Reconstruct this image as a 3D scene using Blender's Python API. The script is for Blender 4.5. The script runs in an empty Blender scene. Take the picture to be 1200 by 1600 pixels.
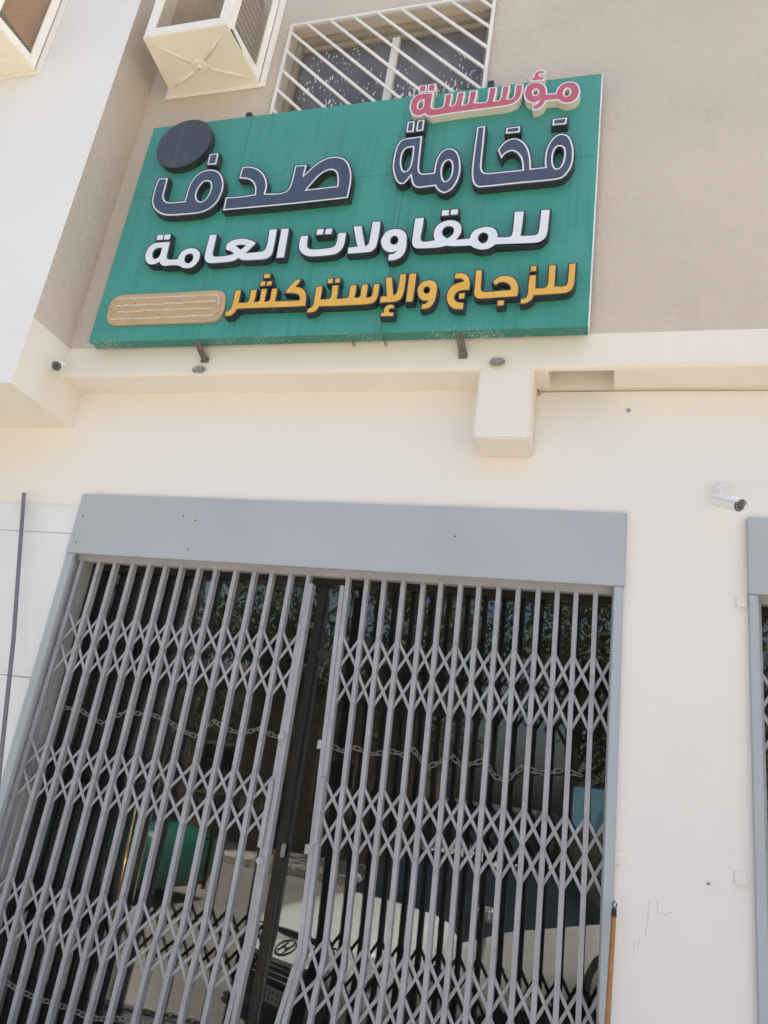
import bpy, bmesh, math, random
from mathutils import Vector, Matrix, geometry
R_ = math.radians
sc = bpy.context.scene
COL = sc.collection
H = 1.95                                   # eye height above the road
# ---------------------------------------------------------------- camera
RC = ((0.9574272583428196, -0.13532253645524092, 0.25499187459499956),
      (0.03585826529624288, 0.9322284589101599, 0.3600892739418),
      (-0.2864388761884396, -0.3356157200211402, 0.8973933689762786))
FPX = 1207.6
def P(px, py, Y):
    """point of the photograph (1200x1600) on the vertical plane at distance Y"""
    d = ((px - 600) / FPX, (py - 800) / FPX, 1.0)
    w = [sum(RC[r][c] * d[r] for r in range(3)) for c in range(3)]
    k = Y / w[2]
    return Vector((w[0] * k, Y, -w[1] * k + H))
cam_d = bpy.data.cameras.new("camera")
cam = bpy.data.objects.new("camera", cam_d); COL.objects.link(cam)
cam_d.sensor_fit = 'VERTICAL'; cam_d.sensor_height = 32.0
cam_d.lens = FPX / 1600 * 32.0
cam_d.clip_end = 1000
def w2b(v): return Vector((v[0], v[2], -v[1]))
cx, cy, cz = w2b(RC[0]), w2b(RC[1]), w2b(RC[2])
M = Matrix((cx, -cy, -cz)).transposed().to_4x4()
M.translation = (0, 0, H)
cam.matrix_world = M
sc.camera = cam
# ---------------------------------------------------------------- sky and sun
SUN_EL, SUN_AZ = 72.0, 55.0               # azimuth from +Y (behind the building) towards +X
wd = bpy.data.worlds.new("World"); sc.world = wd; wd.use_nodes = True
nt = wd.node_tree; bg = nt.nodes["Background"]
sky = nt.nodes.new("ShaderNodeTexSky"); sky.sky_type = 'NISHITA'; sky.sun_disc = False
sky.sun_elevation = R_(SUN_EL); sky.sun_rotation = R_(SUN_AZ)
sky.dust_density = 5.0; sky.air_density = 1.0; sky.ozone_density = 1.0
nt.links.new(sky.outputs[0], bg.inputs[0]); bg.inputs[1].default_value = 0.10
sd = bpy.data.lights.new("sun", 'SUN'); sun = bpy.data.objects.new("sun", sd); COL.objects.link(sun)
sd.energy = 4.2; sd.angle = R_(0.5); sd.color = (1.0, 0.94, 0.85)
dirv = Vector((math.sin(R_(SUN_AZ)) * math.cos(R_(SUN_EL)), math.cos(R_(SUN_AZ)) * math.cos(R_(SUN_EL)), math.sin(R_(SUN_EL))))
sun.rotation_euler = dirv.to_track_quat('Z', 'Y').to_euler()
sc.view_settings.view_transform = 'Standard'; sc.view_settings.look = 'None'
sc.view_settings.exposure = 1.76; sc.view_settings.gamma = 1.0
rnd = random.Random(7)
# ---------------------------------------------------------------- materials
def mat(name, col, rough=0.6, var=0.06, vs=3.0, bump=0.0, bs=60.0, metal=0.0, spec=0.5, speck=None, speck_x=None, streak=None, fine=None, stain=None):
    """col with soft patchy variation; bump = plaster grain; speck=(colour, scale, threshold, zlow, zhigh) splashes;
       streak=(colour, amount) thin vertical runs; stain=(colour, scale, amount)"""
    m = bpy.data.materials.new(name); m.use_nodes = True
    n = m.node_tree.nodes; l = m.node_tree.links; b = n["Principled BSDF"]
    tc = n.new("ShaderNodeTexCoord")
    b.inputs["Roughness"].default_value = rough; b.inputs["Metallic"].default_value = metal
    b.inputs["Specular IOR Level"].default_value = spec
    no = n.new("ShaderNodeTexNoise"); no.inputs["Scale"].default_value = vs; no.inputs["Detail"].default_value = 6
    l.new(tc.outputs["Object"], no.inputs["Vector"])
    mr = n.new("ShaderNodeMapRange"); mr.inputs[1].default_value = 0.3; mr.inputs[2].default_value = 0.7
    mr.inputs[3].default_value = 1 - var; mr.inputs[4].default_value = 1 + var
    l.new(no.outputs[0], mr.inputs[0])
    mx = n.new("ShaderNodeMix"); mx.data_type = 'RGBA'; mx.blend_type = 'MULTIPLY'; mx.inputs[0].default_value = 1
    mx.inputs[6].default_value = (*col, 1); l.new(mr.outputs[0], mx.inputs[7])
    out = mx.outputs[2]
    def blend(fac, c):
        nonlocal out
        q = n.new("ShaderNodeMix"); q.data_type = 'RGBA'
        l.new(fac, q.inputs[0]); l.new(out, q.inputs[6]); q.inputs[7].default_value = (*c, 1); out = q.outputs[2]
    if streak:
        mp = n.new("ShaderNodeMapping"); mp.inputs["Scale"].default_value = (38, 38, 1.3); l.new(tc.outputs["Object"], mp.inputs[0])
        s = n.new("ShaderNodeTexNoise"); s.inputs["Scale"].default_value = 1; s.inputs["Detail"].default_value = 5; l.new(mp.outputs[0], s.inputs["Vector"])
        r = n.new("ShaderNodeMapRange"); r.inputs[1].default_value = .52; r.inputs[2].default_value = .75; r.inputs[3].default_value = 0; r.inputs[4].default_value = streak[1]
        l.new(s.outputs[0], r.inputs[0]); blend(r.outputs[0], streak[0])
    if stain:
        s = n.new("ShaderNodeTexNoise"); s.inputs["Scale"].default_value = stain[1]; s.inputs["Detail"].default_value = 8; s.inputs["Roughness"].default_value = .7
        l.new(tc.outputs["Object"], s.inputs["Vector"])
        r = n.new("ShaderNodeMapRange"); r.inputs[1].default_value = .55; r.inputs[2].default_value = .72; r.inputs[3].default_value = 0; r.inputs[4].default_value = stain[2]
        l.new(s.outputs[0], r.inputs[0]); blend(r.outputs[0], stain[0])
    if speck:
        c, ssc, th, z0, z1 = speck
        s = n.new("ShaderNodeTexNoise"); s.inputs["Scale"].default_value = ssc; s.inputs["Detail"].default_value = 3; l.new(tc.outputs["Object"], s.inputs["Vector"])
        s2 = n.new("ShaderNodeTexNoise"); s2.inputs["Scale"].default_value = 2.2; l.new(tc.outputs["Object"], s2.inputs["Vector"])
        sx = n.new("ShaderNodeSeparateXYZ"); l.new(tc.outputs["Object"], sx.inputs[0])
        zr = n.new("ShaderNodeMapRange"); zr.inputs[1].default_value = z0; zr.inputs[2].default_value = z1; zr.inputs[3].default_value = .12; zr.inputs[4].default_value = -.12
        l.new(sx.outputs[2], zr.inputs[0])
        a = n.new("ShaderNodeMath"); a.operation = 'ADD'; l.new(s.outputs[0], a.inputs[0]); l.new(zr.outputs[0], a.inputs[1])
        a2 = n.new("ShaderNodeMath"); a2.operation = 'MULTIPLY_ADD'; l.new(s2.outputs[0], a2.inputs[0]); a2.inputs[1].default_value = .5; l.new(a.outputs[0], a2.inputs[2])
        if speck_x is not None:
            xr = n.new("ShaderNodeMapRange"); xr.inputs[1].default_value = speck_x; xr.inputs[2].default_value = speck_x + .5; xr.inputs[3].default_value = 0; xr.inputs[4].default_value = -.5
            l.new(sx.outputs[0], xr.inputs[0]); a3 = n.new("ShaderNodeMath"); a3.operation = 'ADD'; l.new(a2.outputs[0], a3.inputs[0]); l.new(xr.outputs[0], a3.inputs[1]); a2 = a3
        r = n.new("ShaderNodeMapRange"); r.inputs[1].default_value = th; r.inputs[2].default_value = th + .04; l.new(a2.outputs[0], r.inputs[0])
        blend(r.outputs[0], c)
    l.new(out, b.inputs["Base Color"])
    if bump:
        s = n.new("ShaderNodeTexNoise"); s.inputs["Scale"].default_value = bs; s.inputs["Detail"].default_value = 6; s.inputs["Roughness"].default_value = .6
        l.new(tc.outputs["Object"], s.inputs["Vector"])
        bp = n.new("ShaderNodeBump"); bp.inputs["Strength"].default_value = bump; bp.inputs["Distance"].default_value = .012
        l.new(s.outputs[0], bp.inputs["Height"]); l.new(bp.outputs[0], b.inputs["Normal"])
    return m
def glass_mat(name, tint, ior, haze_lift=.022):
    m = bpy.data.materials.new(name); m.use_nodes = True
    n = m.node_tree.nodes; l = m.node_tree.links; n.remove(n["Principled BSDF"])
    t = n.new("ShaderNodeBsdfTransparent"); t.inputs[0].default_value = (*tint, 1)
    g = n.new("ShaderNodeBsdfGlossy"); g.inputs["Roughness"].default_value = 0.0
    f = n.new("ShaderNodeFresnel"); f.inputs[0].default_value = ior
    x = n.new("ShaderNodeMixShader"); l.new(f.outputs[0], x.inputs[0]); l.new(t.outputs[0], x.inputs[1]); l.new(g.outputs[0], x.inputs[2])
    d = n.new("ShaderNodeBsdfDiffuse"); d.inputs[0].default_value = (.45, .44, .42, 1); y = n.new("ShaderNodeMixShader"); y.inputs[0].default_value = haze_lift  # pale diffuse layer mixed in as painted haze, to lift the glass's blacks
    l.new(x.outputs[0], y.inputs[1]); l.new(d.outputs[0], y.inputs[2])
    l.new(y.outputs[0], n["Material Output"].inputs[0])
    return m
def brick_mat(name, c1, c2, mortar, s):
    m = mat(name, c1, .85)
    n = m.node_tree.nodes; l = m.node_tree.links
    br = n.new("ShaderNodeTexBrick"); br.inputs["Color1"].default_value = (*c1, 1); br.inputs["Color2"].default_value = (*c2, 1); br.inputs["Mortar"].default_value = (*mortar, 1)
    br.inputs["Scale"].default_value = s
    tc = n.new("ShaderNodeTexCoord"); mp = n.new("ShaderNodeMapping"); mp.inputs["Rotation"].default_value = (R_(90), 0, 0)
    l.new(tc.outputs["Object"], mp.inputs[0]); l.new(mp.outputs[0], br.inputs["Vector"]); l.new(br.outputs[0], n["Principled BSDF"].inputs["Base Color"])
    return m
MT = dict(
    taupe=mat("taupe_plaster", (.595, .52, .43), .9, .05, 1.2, .9, 24, speck=((.75, .72, .66), 90, .97, H + 2.50, H + 2.75), speck_x=-3.1, stain=((.40, .34, .28), 1.7, .35)),
    cream=mat("cream_plaster", (.81, .755, .655), .75, .02, 1.5, .12, 14, stain=((.76, .66, .53), .9, .22)),
    white=mat("white_plaster", (.82, .80, .77), .8, .02, 1.1, .14, 18, stain=((.76, .74, .71), 1.3, .25)),
    wallw=mat("offwhite_plaster", (.84, .797, .735), .75, .02, .9, .10, 16, stain=((.77, .73, .68), 1.1, .22)),
    marble=mat("white_marble", (.80, .81, .78), .35, .03, 4),
    grey=mat("grey_steel_paint", (.435, .455, .47), .42, .04, 1.5, .03, 90, stain=((.40, .41, .41), 1.2, .5)),
    bars=mat("grey_gate_paint", (.375, .378, .382), .42, .10, 5, .05, 120, stain=((.20, .18, .16), 18, .6)),
    bars_in=mat("dull_gate_paint", (.36, .36, .37), .55, .08, 9, stain=((.22, .20, .18), 22, .5)),
    reveal=mat("grey_reveal", (.58, .57, .54), .8, .10, 5, .1, 40),
    green=mat("green_sheet", (.052, .295, .232), .36, .09, 1.6, .02, 30, streak=((.03, .20, .155), .5), speck=((.42, .55, .48), 85, 1.015, H + 2.45, H + 2.62), stain=((.11, .35, .29), 1.3, .5)),
    green_u=mat("green_sheet_underside", (.04, .21, .16), .7, .10, 3, speck=((.40, .47, .42), 110, .93, H + 2.44, H + 2.60)),
    navy=mat("navy_acrylic", (.050, .066, .108), .35, .12, 6, streak=((.10, .115, .145), .45)),
    dark=mat("dark_letter_side", (.030, .034, .042), .5, .15, 8, stain=((.16, .15, .13), 20, .55)),
    trim=mat("white_trim", (.80, .82, .85), .5, .03),
    whitef=mat("white_acrylic", (.74, .76, .80), .35, .03, 5),
    yellow=mat("amber_acrylic", (.74, .42, .06), .38, .06, 7, streak=((.85, .62, .25), .25)),
    pink=mat("pink_acrylic", (.48, .095, .135), .38, .06, 6, streak=((.66, .26, .32), .3)),
    creamside=mat("cream_letter_side", (.66, .63, .52), .55, .06, 9, stain=((.45, .38, .25), 14, .45)),
    tan=mat("tan_board", (.52, .36, .20), .75, .10, 9, speck=((.70, .66, .58), 120, .95, 0, 1), stain=((.62, .50, .36), 12, .5)),
    glue=mat("glue_bead", (.66, .62, .54), .7, .15, 60, .3, 200),
    rust=mat("rusty_steel", (.16, .13, .11), .8, .35, 30, .2, 120, stain=((.45, .42, .38), 40, .7)),
    scuff=mat('grey_scuff', (.66, .64, .61), .9),
    charcoal=mat('charcoal_acrylic', (.048, .054, .066), .4, .15, 5, streak=((.10, .105, .11), .5), stain=((.085, .09, .095), 9, .5)),
    blue=mat('pale_blue_paint', (.25, .52, .68), .5),
    cement=mat("grey_cement", (.30, .28, .25), .9, .30, 45, .4, 90),
    grille=mat("cream_grille_paint", (.78, .75, .69), .5, .04),
    frame=mat("dusty_shaded_frame", (.33, .285, .22), .6, .12, 8, stain=((.32, .27, .21), 10, .5)),  # dusty cream, its base darkened to carry the window recess's shade
    fiber=mat("cream_fibreglass", (.85, .785, .635), .35, .03, 3, .02, 60),
    fiberw=mat("white_fibreglass", (.86, .82, .74), .35, .03, 3),
    mesh=mat("mesh_wire", (.50, .43, .34), .6, .1, 30),
    pad=mat("brown_pad", (.10, .05, .03), .9, .30, 14, .3, 60),
    card=mat("orange_cardboard", (.40, .19, .085), .85, .10, 5, .1, 30),
    metal=mat("dull_aluminium", (.36, .35, .33), .45, .1, 6, metal=.4),
    black=mat("black_plastic", (.02, .02, .022), .4, .1),
    camw=mat("white_camera_plastic", (.80, .79, .77), .4, .02),
    pipe=mat("grey_pipe", (.17, .165, .18), .6, .12, 6, .05, 60),
    wood=mat("orange_wood", (.36, .165, .045), .6, .2, 18),
    steel=mat("galvanised_chain", (.34, .32, .29), .5, .2, 60, metal=.3, stain=((.25, .21, .16), 30, .5)),
    bronze=mat("bronze_profile", (.035, .030, .023), .45, .15, 4),
    brass=mat("brass", (.62, .47, .20), .22, .05, metal=1.0),
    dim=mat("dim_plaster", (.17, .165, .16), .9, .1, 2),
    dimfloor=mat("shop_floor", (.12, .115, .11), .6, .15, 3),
    cargreen=mat("green_car_paint", (.012, .105, .075), .4, .05),
    paper=mat("pale_paper", (.55, .66, .66), .8, .04),
    road=mat("dusty_asphalt", (.22, .203, .178), .9, .18, .8, .3, 90),
    pave=mat("paving", (.44, .40, .345), .9, .10, 1.5, .2, 50),
    ground=mat("sandy_ground", (.40, .355, .29), .95, .12, .3),
    kerb=mat("kerb_concrete", (.42, .40, .36), .9, .1, 4),
    carw=mat("white_car_paint", (.78, .78, .76), .22, .01),
    cargrey=mat("grey_car_paint", (.11, .115, .125), .25, .02),
    chrome=mat("chrome", (.80, .80, .80), .08, .0, metal=1.0),
    tyre=mat("tyre_rubber", (.02, .02, .02), .85, .1),
    lens=mat("headlight_lens", (.62, .64, .66), .1, .05),
    plate=mat("number_plate", (.60, .60, .57), .5, .02),
    bark=mat("bark", (.12, .09, .065), .95, .25, 8, .4, 30),
    leaf=mat("leaves", (.075, .10, .045), .7, .45, 2.5),
    leaf2=mat("dusty_leaves", (.10, .115, .055), .75, .40, 2.0),
    brick=brick_mat("tan_brick", (.17, .12, .075), (.13, .09, .06), (.17, .15, .125), 4.5),
    pane=glass_mat("shop_glass", (.72, .75, .74), 1.86),
    carglass=mat("car_glass", (.012, .016, .02), .04, .0, spec=.8),
    winglass=None)
def window_glass():
    m = mat("dusty_window_glass", (.13, .122, .115), .22, .25, 3)
    n = m.node_tree.nodes; l = m.node_tree.links; b = n["Principled BSDF"]
    src = b.inputs["Base Color"].links[0].from_socket
    tc = n.new("ShaderNodeTexCoord"); mp = n.new("ShaderNodeMapping"); mp.inputs["Rotation"].default_value = (0, R_(28), 0); mp.inputs["Scale"].default_value = (52, 1, 17)
    l.new(tc.outputs["Object"], mp.inputs[0])
    v = n.new("ShaderNodeTexVoronoi"); v.inputs["Scale"].default_value = 1; v.inputs["Randomness"].default_value = 1; l.new(mp.outputs[0], v.inputs["Vector"])
    no = n.new("ShaderNodeTexNoise"); no.inputs["Scale"].default_value = 4.0; no.inputs["Detail"].default_value = 3; l.new(tc.outputs["Object"], no.inputs["Vector"])
    sx = n.new("ShaderNodeSeparateXYZ"); l.new(tc.outputs["Object"], sx.inputs[0])
    zr = n.new("ShaderNodeMapRange"); zr.inputs[1].default_value = H + 5.05; zr.inputs[2].default_value = H + 4.5; zr.inputs[3].default_value = -.10; zr.inputs[4].default_value = .10
    l.new(sx.outputs[2], zr.inputs[0])
    a = n.new("ShaderNodeMath"); a.operation = 'MULTIPLY_ADD'; l.new(no.outputs[0], a.inputs[0]); a.inputs[1].default_value = .85; l.new(zr.outputs[0], a.inputs[2])
    s = n.new("ShaderNodeMath"); s.operation = 'SUBTRACT'; l.new(a.outputs[0], s.inputs[0]); l.new(v.outputs["Distance"], s.inputs[1])
    r = n.new("ShaderNodeMapRange"); r.inputs[1].default_value = .19; r.inputs[2].default_value = .25; l.new(s.outputs[0], r.inputs[0])
    q = n.new("ShaderNodeMix"); q.data_type = 'RGBA'; l.new(r.outputs[0], q.inputs[0]); l.new(src, q.inputs[6]); q.inputs[7].default_value = (.68, .68, .68, 1)
    l.new(q.outputs[2], b.inputs["Base Color"])
    return m
MT['winglass'] = window_glass()
# ---------------------------------------------------------------- mesh helpers
class MB:
    def __init__(s): s.v = []; s.f = []; s.smooth = False
    def add(s, vs, fs):
        o = len(s.v); s.v += [tuple(v) for v in vs]; s.f += [tuple(i + o for i in f) for f in fs]; return s
    def quad(s, a, b, c, d): return s.add((a, b, c, d), ((0, 1, 2, 3),))
    def hexa(s, p):   # 8 pts: front 4 (ccw) back 4
        return s.add(p, ((0, 1, 2, 3), (7, 6, 5, 4), (0, 4, 5, 1), (1, 5, 6, 2), (2, 6, 7, 3), (3, 7, 4, 0)))
    def box(s, x0, x1, y0, y1, z0, z1):
        return s.hexa(((x0, y0, z0), (x1, y0, z0), (x1, y0, z1), (x0, y0, z1), (x0, y1, z0), (x1, y1, z0), (x1, y1, z1), (x0, y1, z1)))
    def strip(s, path, w, y0, y1):   # flat bar following (x,z) points, width w across x/z, from y0 to y1
        n = len(path); vs = []
        for i, (x, z) in enumerate(path):
            a = path[max(0, i - 1)]; b = path[min(n - 1, i + 1)]
            dx, dz = b[0] - a[0], b[1] - a[1]; L = math.hypot(dx, dz) or 1
            nx, nz = -dz / L * w / 2, dx / L * w / 2
            vs += [(x + nx, y0, z + nz), (x - nx, y0, z - nz), (x - nx, y1, z - nz), (x + nx, y1, z + nz)]
        fs = []
        for i in range(n - 1):
            a, b = i * 4, i * 4 + 4
            for k in range(4): fs.append((a + k, a + (k + 1) % 4, b + (k + 1) % 4, b + k))
        fs += [(3, 2, 1, 0), ((n - 1) * 4, (n - 1) * 4 + 1, (n - 1) * 4 + 2, (n - 1) * 4 + 3)]
        return s.add(vs, fs)
    def tube(s, pts, r, seg=10, cap=True):
        pts = [Vector(p) for p in pts]; n = len(pts); rs = r if isinstance(r, (list, tuple)) else [r] * n
        vs = []
        t0 = (pts[1] - pts[0]).normalized(); up = Vector((0, 0, 1)) if abs(t0.z) < .9 else Vector((1, 0, 0))
        for i in range(n):
            t = (pts[min(n - 1, i + 1)] - pts[max(0, i - 1)]).normalized()
            u = up - t * up.dot(t); u.normalize(); v = t.cross(u); up = u
            for k in range(seg):
                a = 2 * math.pi * k / seg
                vs.append(pts[i] + (u * math.cos(a) + v * math.sin(a)) * rs[i])
        fs = []
        for i in range(n - 1):
            for k in range(seg):
                fs.append((i * seg + k, i * seg + (k + 1) % seg, (i + 1) * seg + (k + 1) % seg, (i + 1) * seg + k))
        if cap: fs += [tuple(range(seg - 1, -1, -1)), tuple(range((n - 1) * seg, n * seg))]
        return s.add(vs, fs)
    def build(s, name, m, parent=None, bevel=0.0, smooth=False, mats=None):
        me = bpy.data.meshes.new(name); me.from_pydata(s.v, [], s.f); me.update()
        bm = bmesh.new(); bm.from_mesh(me)
        bmesh.ops.recalc_face_normals(bm, faces=bm.faces)
        if bevel:
            bmesh.ops.bevel(bm, geom=list(bm.edges), offset=bevel, segments=2, affect='EDGES', clamp_overlap=True)
        bm.to_mesh(me); bm.free()
        if smooth:
            for p in me.polygons: p.use_smooth = True
        o = bpy.data.objects.new(name, me); COL.objects.link(o)
        me.materials.append(MT[m] if isinstance(m, str) else m)
        if parent is not None:
            o.parent = parent; o.matrix_parent_inverse = Matrix.Translation(parent_loc(parent)).inverted()
        return o
def parent_loc(p):
    v = Vector(p.location)
    return v + (parent_loc(p.parent) + (-p.matrix_parent_inverse.inverted().translation) if p.parent else Vector())
def tag(o, label=None, cat=None, group=None, kind=None):
    for k, v in (('label', label), ('category', cat), ('group', group), ('kind', kind)):
        if v: o[k] = v
    return o
def thing(name, label, cat, loc=(0, 0, 0), group=None):
    o = bpy.data.objects.new(name, None); COL.objects.link(o); o.location = loc; o.empty_display_size = .2
    return tag(o, label, cat, group)
def struct(o): return tag(o, kind='structure')
def copy_tree(o, parent=None):
    c = o.copy(); COL.objects.link(c)
    if parent is not None: c.parent = parent
    for ch in list(o.children): copy_tree(ch, c)
    return c
def wall_sheet(mb, x0, x1, z0, z1, y, holes, depth):
    """front face at y with openings whose reveals go back by depth"""
    xs = sorted({x0, x1, *[h[0] for h in holes], *[h[1] for h in holes]}); zs = sorted({z0, z1, *[h[2] for h in holes], *[h[3] for h in holes]})
    xs = [x for x in xs if x0 <= x <= x1]; zs = [z for z in zs if z0 <= z <= z1]
    for i in range(len(xs) - 1):
        for j in range(len(zs) - 1):
            a, b, c, d = xs[i], xs[i + 1], zs[j], zs[j + 1]; mx, mz = (a + b) / 2, (c + d) / 2
            if any(h[0] < mx < h[1] and h[2] < mz < h[3] for h in holes): continue
            mb.quad((a, y, c), (b, y, c), (b, y, d), (a, y, d)); mb.quad((a, y + depth, c), (a, y + depth, d), (b, y + depth, d), (b, y + depth, c))
    for a, b, c, d in holes:
        mb.quad((a, y, c), (a, y + depth, c), (a, y + depth, d), (a, y, d)); mb.quad((b, y, c), (b, y, d), (b, y + depth, d), (b, y + depth, c))
        mb.quad((a, y, d), (a, y + depth, d), (b, y + depth, d), (b, y, d)); mb.quad((a, y, c), (b, y, c), (b, y + depth, c), (a, y + depth, c))
    return mb
# ================================================================= SETTING
g = MB(); g.quad((-400, -400, -.012), (400, -400, -.012), (400, 400, -.012), (-400, 400, -.012)); struct(g.build("ground", 'ground'))
g = MB(); g.box(-60, 60, -8.5, 2.35, -.008, 0.0); struct(g.build("road", 'road'))
PAV = .2
g = MB(); g.box(-60, 60, 2.5, 4.30, -.01, PAV); struct(g.build("pavement", 'pave'))
g = MB(); g.box(-60, 60, 2.352, 2.498, -.01, PAV + .006); struct(g.build("kerb", 'kerb', bevel=.02))
g = MB(); g.box(-60, 60, -12.0, -8.65, -.01, .15); struct(g.build("pavement", 'pave'))
# ================================================================= SHOP BUILDING
BY, WY, FY = 3.76, 4.0, 3.39          # upper storey, shopfront wall, bay front
ZB, ZS = H + 2.50, H + 2.285          # paint boundary, soffit of the overhang
TOP = 9.5
BX = -3.58                             # side of the bay
bld = thing("shop_building", "taupe and white plastered shop building carrying the green sign above the grey folding gates", "building", (0, 5, 0))
GX0, GX1, GZ = -3.302, .042, H + 1.14   # main opening
RX0, RX1 = .655, 3.4
WX0, WX1, WZ0, WZ1 = -2.45, -.935, H + 4.10, H + 5.27
m = MB(); wall_sheet(m, BX, 9, ZB, TOP, BY, [(WX0, WX1, WZ0, WZ1)], .22); m.build("upper_wall", 'taupe', bld)
# cream band with the notch in its soffit and the lower wall
NX0, NX1, NZ = -.383, -.033, ZS + .19
m = MB()
RE = .026
m.quad((BX, BY, ZS + RE), (9, BY, ZS + RE), (9, BY, ZB), (BX, BY, ZB))
for q in range(5):
    a, b = math.pi / 2 * q / 5, math.pi / 2 * (q + 1) / 5
    ya, za, yb_, zb_ = BY + RE * (1 - math.cos(a)), ZS + RE * (1 - math.sin(a)), BY + RE * (1 - math.cos(b)), ZS + RE * (1 - math.sin(b))
    m.quad((BX, ya, za), (9, ya, za), (9, yb_, zb_), (BX, yb_, zb_))
ny0, ny1 = BY + RE + .006, WY
for a, b, c, d in ((BX, NX0, BY + RE, WY), (NX1, 9, BY + RE, WY), (NX0, NX1, BY + RE, ny0)):
    m.quad((a, c, ZS), (a, d, ZS), (b, d, ZS), (b, c, ZS))
m.quad((NX0, ny0, ZS), (NX0, ny0, NZ), (NX1, ny0, NZ), (NX1, ny0, ZS)); m.quad((NX0, ny1 - .001, ZS), (NX1, ny1 - .001, ZS), (NX1, ny1 - .001, NZ), (NX0, ny1 - .001, NZ))
m.quad((NX0, ny0, ZS), (NX0, ny1, ZS), (NX0, ny1, NZ), (NX0, ny0, NZ)); m.quad((NX1, ny0, ZS), (NX1, ny0, NZ), (NX1, ny1, NZ), (NX1, ny1, ZS))
m.quad((NX0, ny0, NZ), (NX0, ny1, NZ), (NX1, ny1, NZ), (NX1, ny0, NZ))
m.build("overhang", 'cream', bld)
m = MB(); wall_sheet(m, -9, 9, PAV - .05, ZS, WY, [(GX0, GX1, PAV - .05, GZ), (RX0, RX1, PAV - .05, GZ)], .30); m.build("lower_wall", 'wallw', bld)
m = MB(); m.box(-.764, -.46, BY + .001, WY - .001, H + 1.855, ZS + .12); m.build("beam_end", 'cream', bld, bevel=.010)
# bay on the left
bz = H + 2.023
m = MB(); m.quad((-9, FY, bz), (BX, FY, bz), (BX, FY, TOP), (-9, FY, TOP)); m.build("bay_front", 'white', bld)
m = MB(); m.quad((BX, FY, ZB), (BX, BY, ZB), (BX, BY, TOP), (BX, FY, TOP)); m.build("bay_side", 'taupe', bld)
m = MB(); m.quad((BX, FY, bz), (BX, WY, bz), (BX, WY, ZB), (BX, FY, ZB)); m.quad((-9, FY, bz), (-9, WY, bz), (BX, WY, bz), (BX, FY, bz))
m.build("bay_underside", 'cream', bld)
m = MB(); m.box(-9, 9, BY + .25, 11, TOP - .12, TOP); m.box(-9, BX - .01, FY + .01, BY + .249, TOP - .12, TOP); m.build("roof", 'white', bld)
m = MB(); m.quad((9, WY, 0), (9, 11, 0), (9, 11, TOP - .13), (9, BY, TOP - .13)); m.quad((-9, FY, 0), (-9, 11, 0), (-9, 11, TOP - .13), (-9, FY, TOP - .13)); m.quad((-9, 11, 0), (9, 11, 0), (9, 11, TOP - .13), (-9, 11, TOP - .13)); m.build("outer_wall", 'white', bld)
# marble cladding with joints, left of the gate
m = MB()
for x0, x1 in ((-5.2, -4.303), (-4.297, -3.323)):
    for z0, z1 in ((PAV, H - .60), (H - .595, H + .34), (H + .345, H + 1.262), (H + 1.266, H + 1.458)): m.box(x0, x1, WY - .014, WY - .0005, z0, z1)
m.build("marble_cladding", 'marble', bld, bevel=.001)
# showroom behind the glass
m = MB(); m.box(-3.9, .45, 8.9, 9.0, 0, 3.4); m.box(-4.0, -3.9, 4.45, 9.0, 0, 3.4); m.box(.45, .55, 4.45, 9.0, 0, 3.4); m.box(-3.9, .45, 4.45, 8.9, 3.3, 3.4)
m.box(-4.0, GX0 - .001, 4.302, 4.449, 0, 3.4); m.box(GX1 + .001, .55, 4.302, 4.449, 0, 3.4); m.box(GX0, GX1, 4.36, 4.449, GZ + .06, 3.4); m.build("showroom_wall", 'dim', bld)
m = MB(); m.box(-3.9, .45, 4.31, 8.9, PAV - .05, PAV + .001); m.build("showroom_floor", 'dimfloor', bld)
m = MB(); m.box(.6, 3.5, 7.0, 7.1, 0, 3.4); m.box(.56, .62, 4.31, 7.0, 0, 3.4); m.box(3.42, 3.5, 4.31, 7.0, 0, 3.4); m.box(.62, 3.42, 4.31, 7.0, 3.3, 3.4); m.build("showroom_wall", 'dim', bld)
m = MB()
for x0, x1 in ((GX0 + .001, GX0 + .058),):
    m.box(x0, x1, 4.095, 4.295, PAV, GZ - .002)
m.build("door_reveal", 'reveal', bld)
# small wall marks: cable, plugs
m = MB(); m.tube([(-.455, WY - .004, ZS - .012), (.2, WY - .004, ZS - .010), (.8, WY - .004, ZS - .014), (2.6, WY - .004, ZS - .010)], .0035, 6)
m.tube([(-.450, WY - .006, ZS + .01), (-.446, WY - .010, ZS - .02), (-.440, WY - .006, ZS - .035)], .005, 6); m.build("cable", 'frame', bld)
for px, py, r in ((982, 641, .011), (1107, 1381, .006), (1127, 757, .009)):
    m = MB(); p = P(px, py, WY - .004); m.tube([(p.x, WY - .006, p.z), (p.x, WY + .004, p.z)], r, 10); m.build("wall_plug", 'cement', bld)
for px, py in ((310, 577), (777, 565)):
    p = P(px, py, BY - .02); mb = MB(); mb.box(p.x - .042, p.x + .042, BY - .035, BY - .001, p.z - .024, p.z + .022); o = mb.build("steel_stub", 'cement', bld, bevel=.012)
scf = ([(1015, 1405), (1012, 1440), (1008, 1462)], [(1030, 1425), (1040, 1430), (1052, 1424)], [(1026, 1408), (1029, 1428)], [(992, 1468), (990, 1490)], [(1000, 1462), (996, 1482)])
for l_ in scf:
    m = MB(); m.tube([P(a, b, WY - .0004) for a, b in l_], .0016, 5); m.build("scuff_mark", 'scuff', bld)
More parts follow.
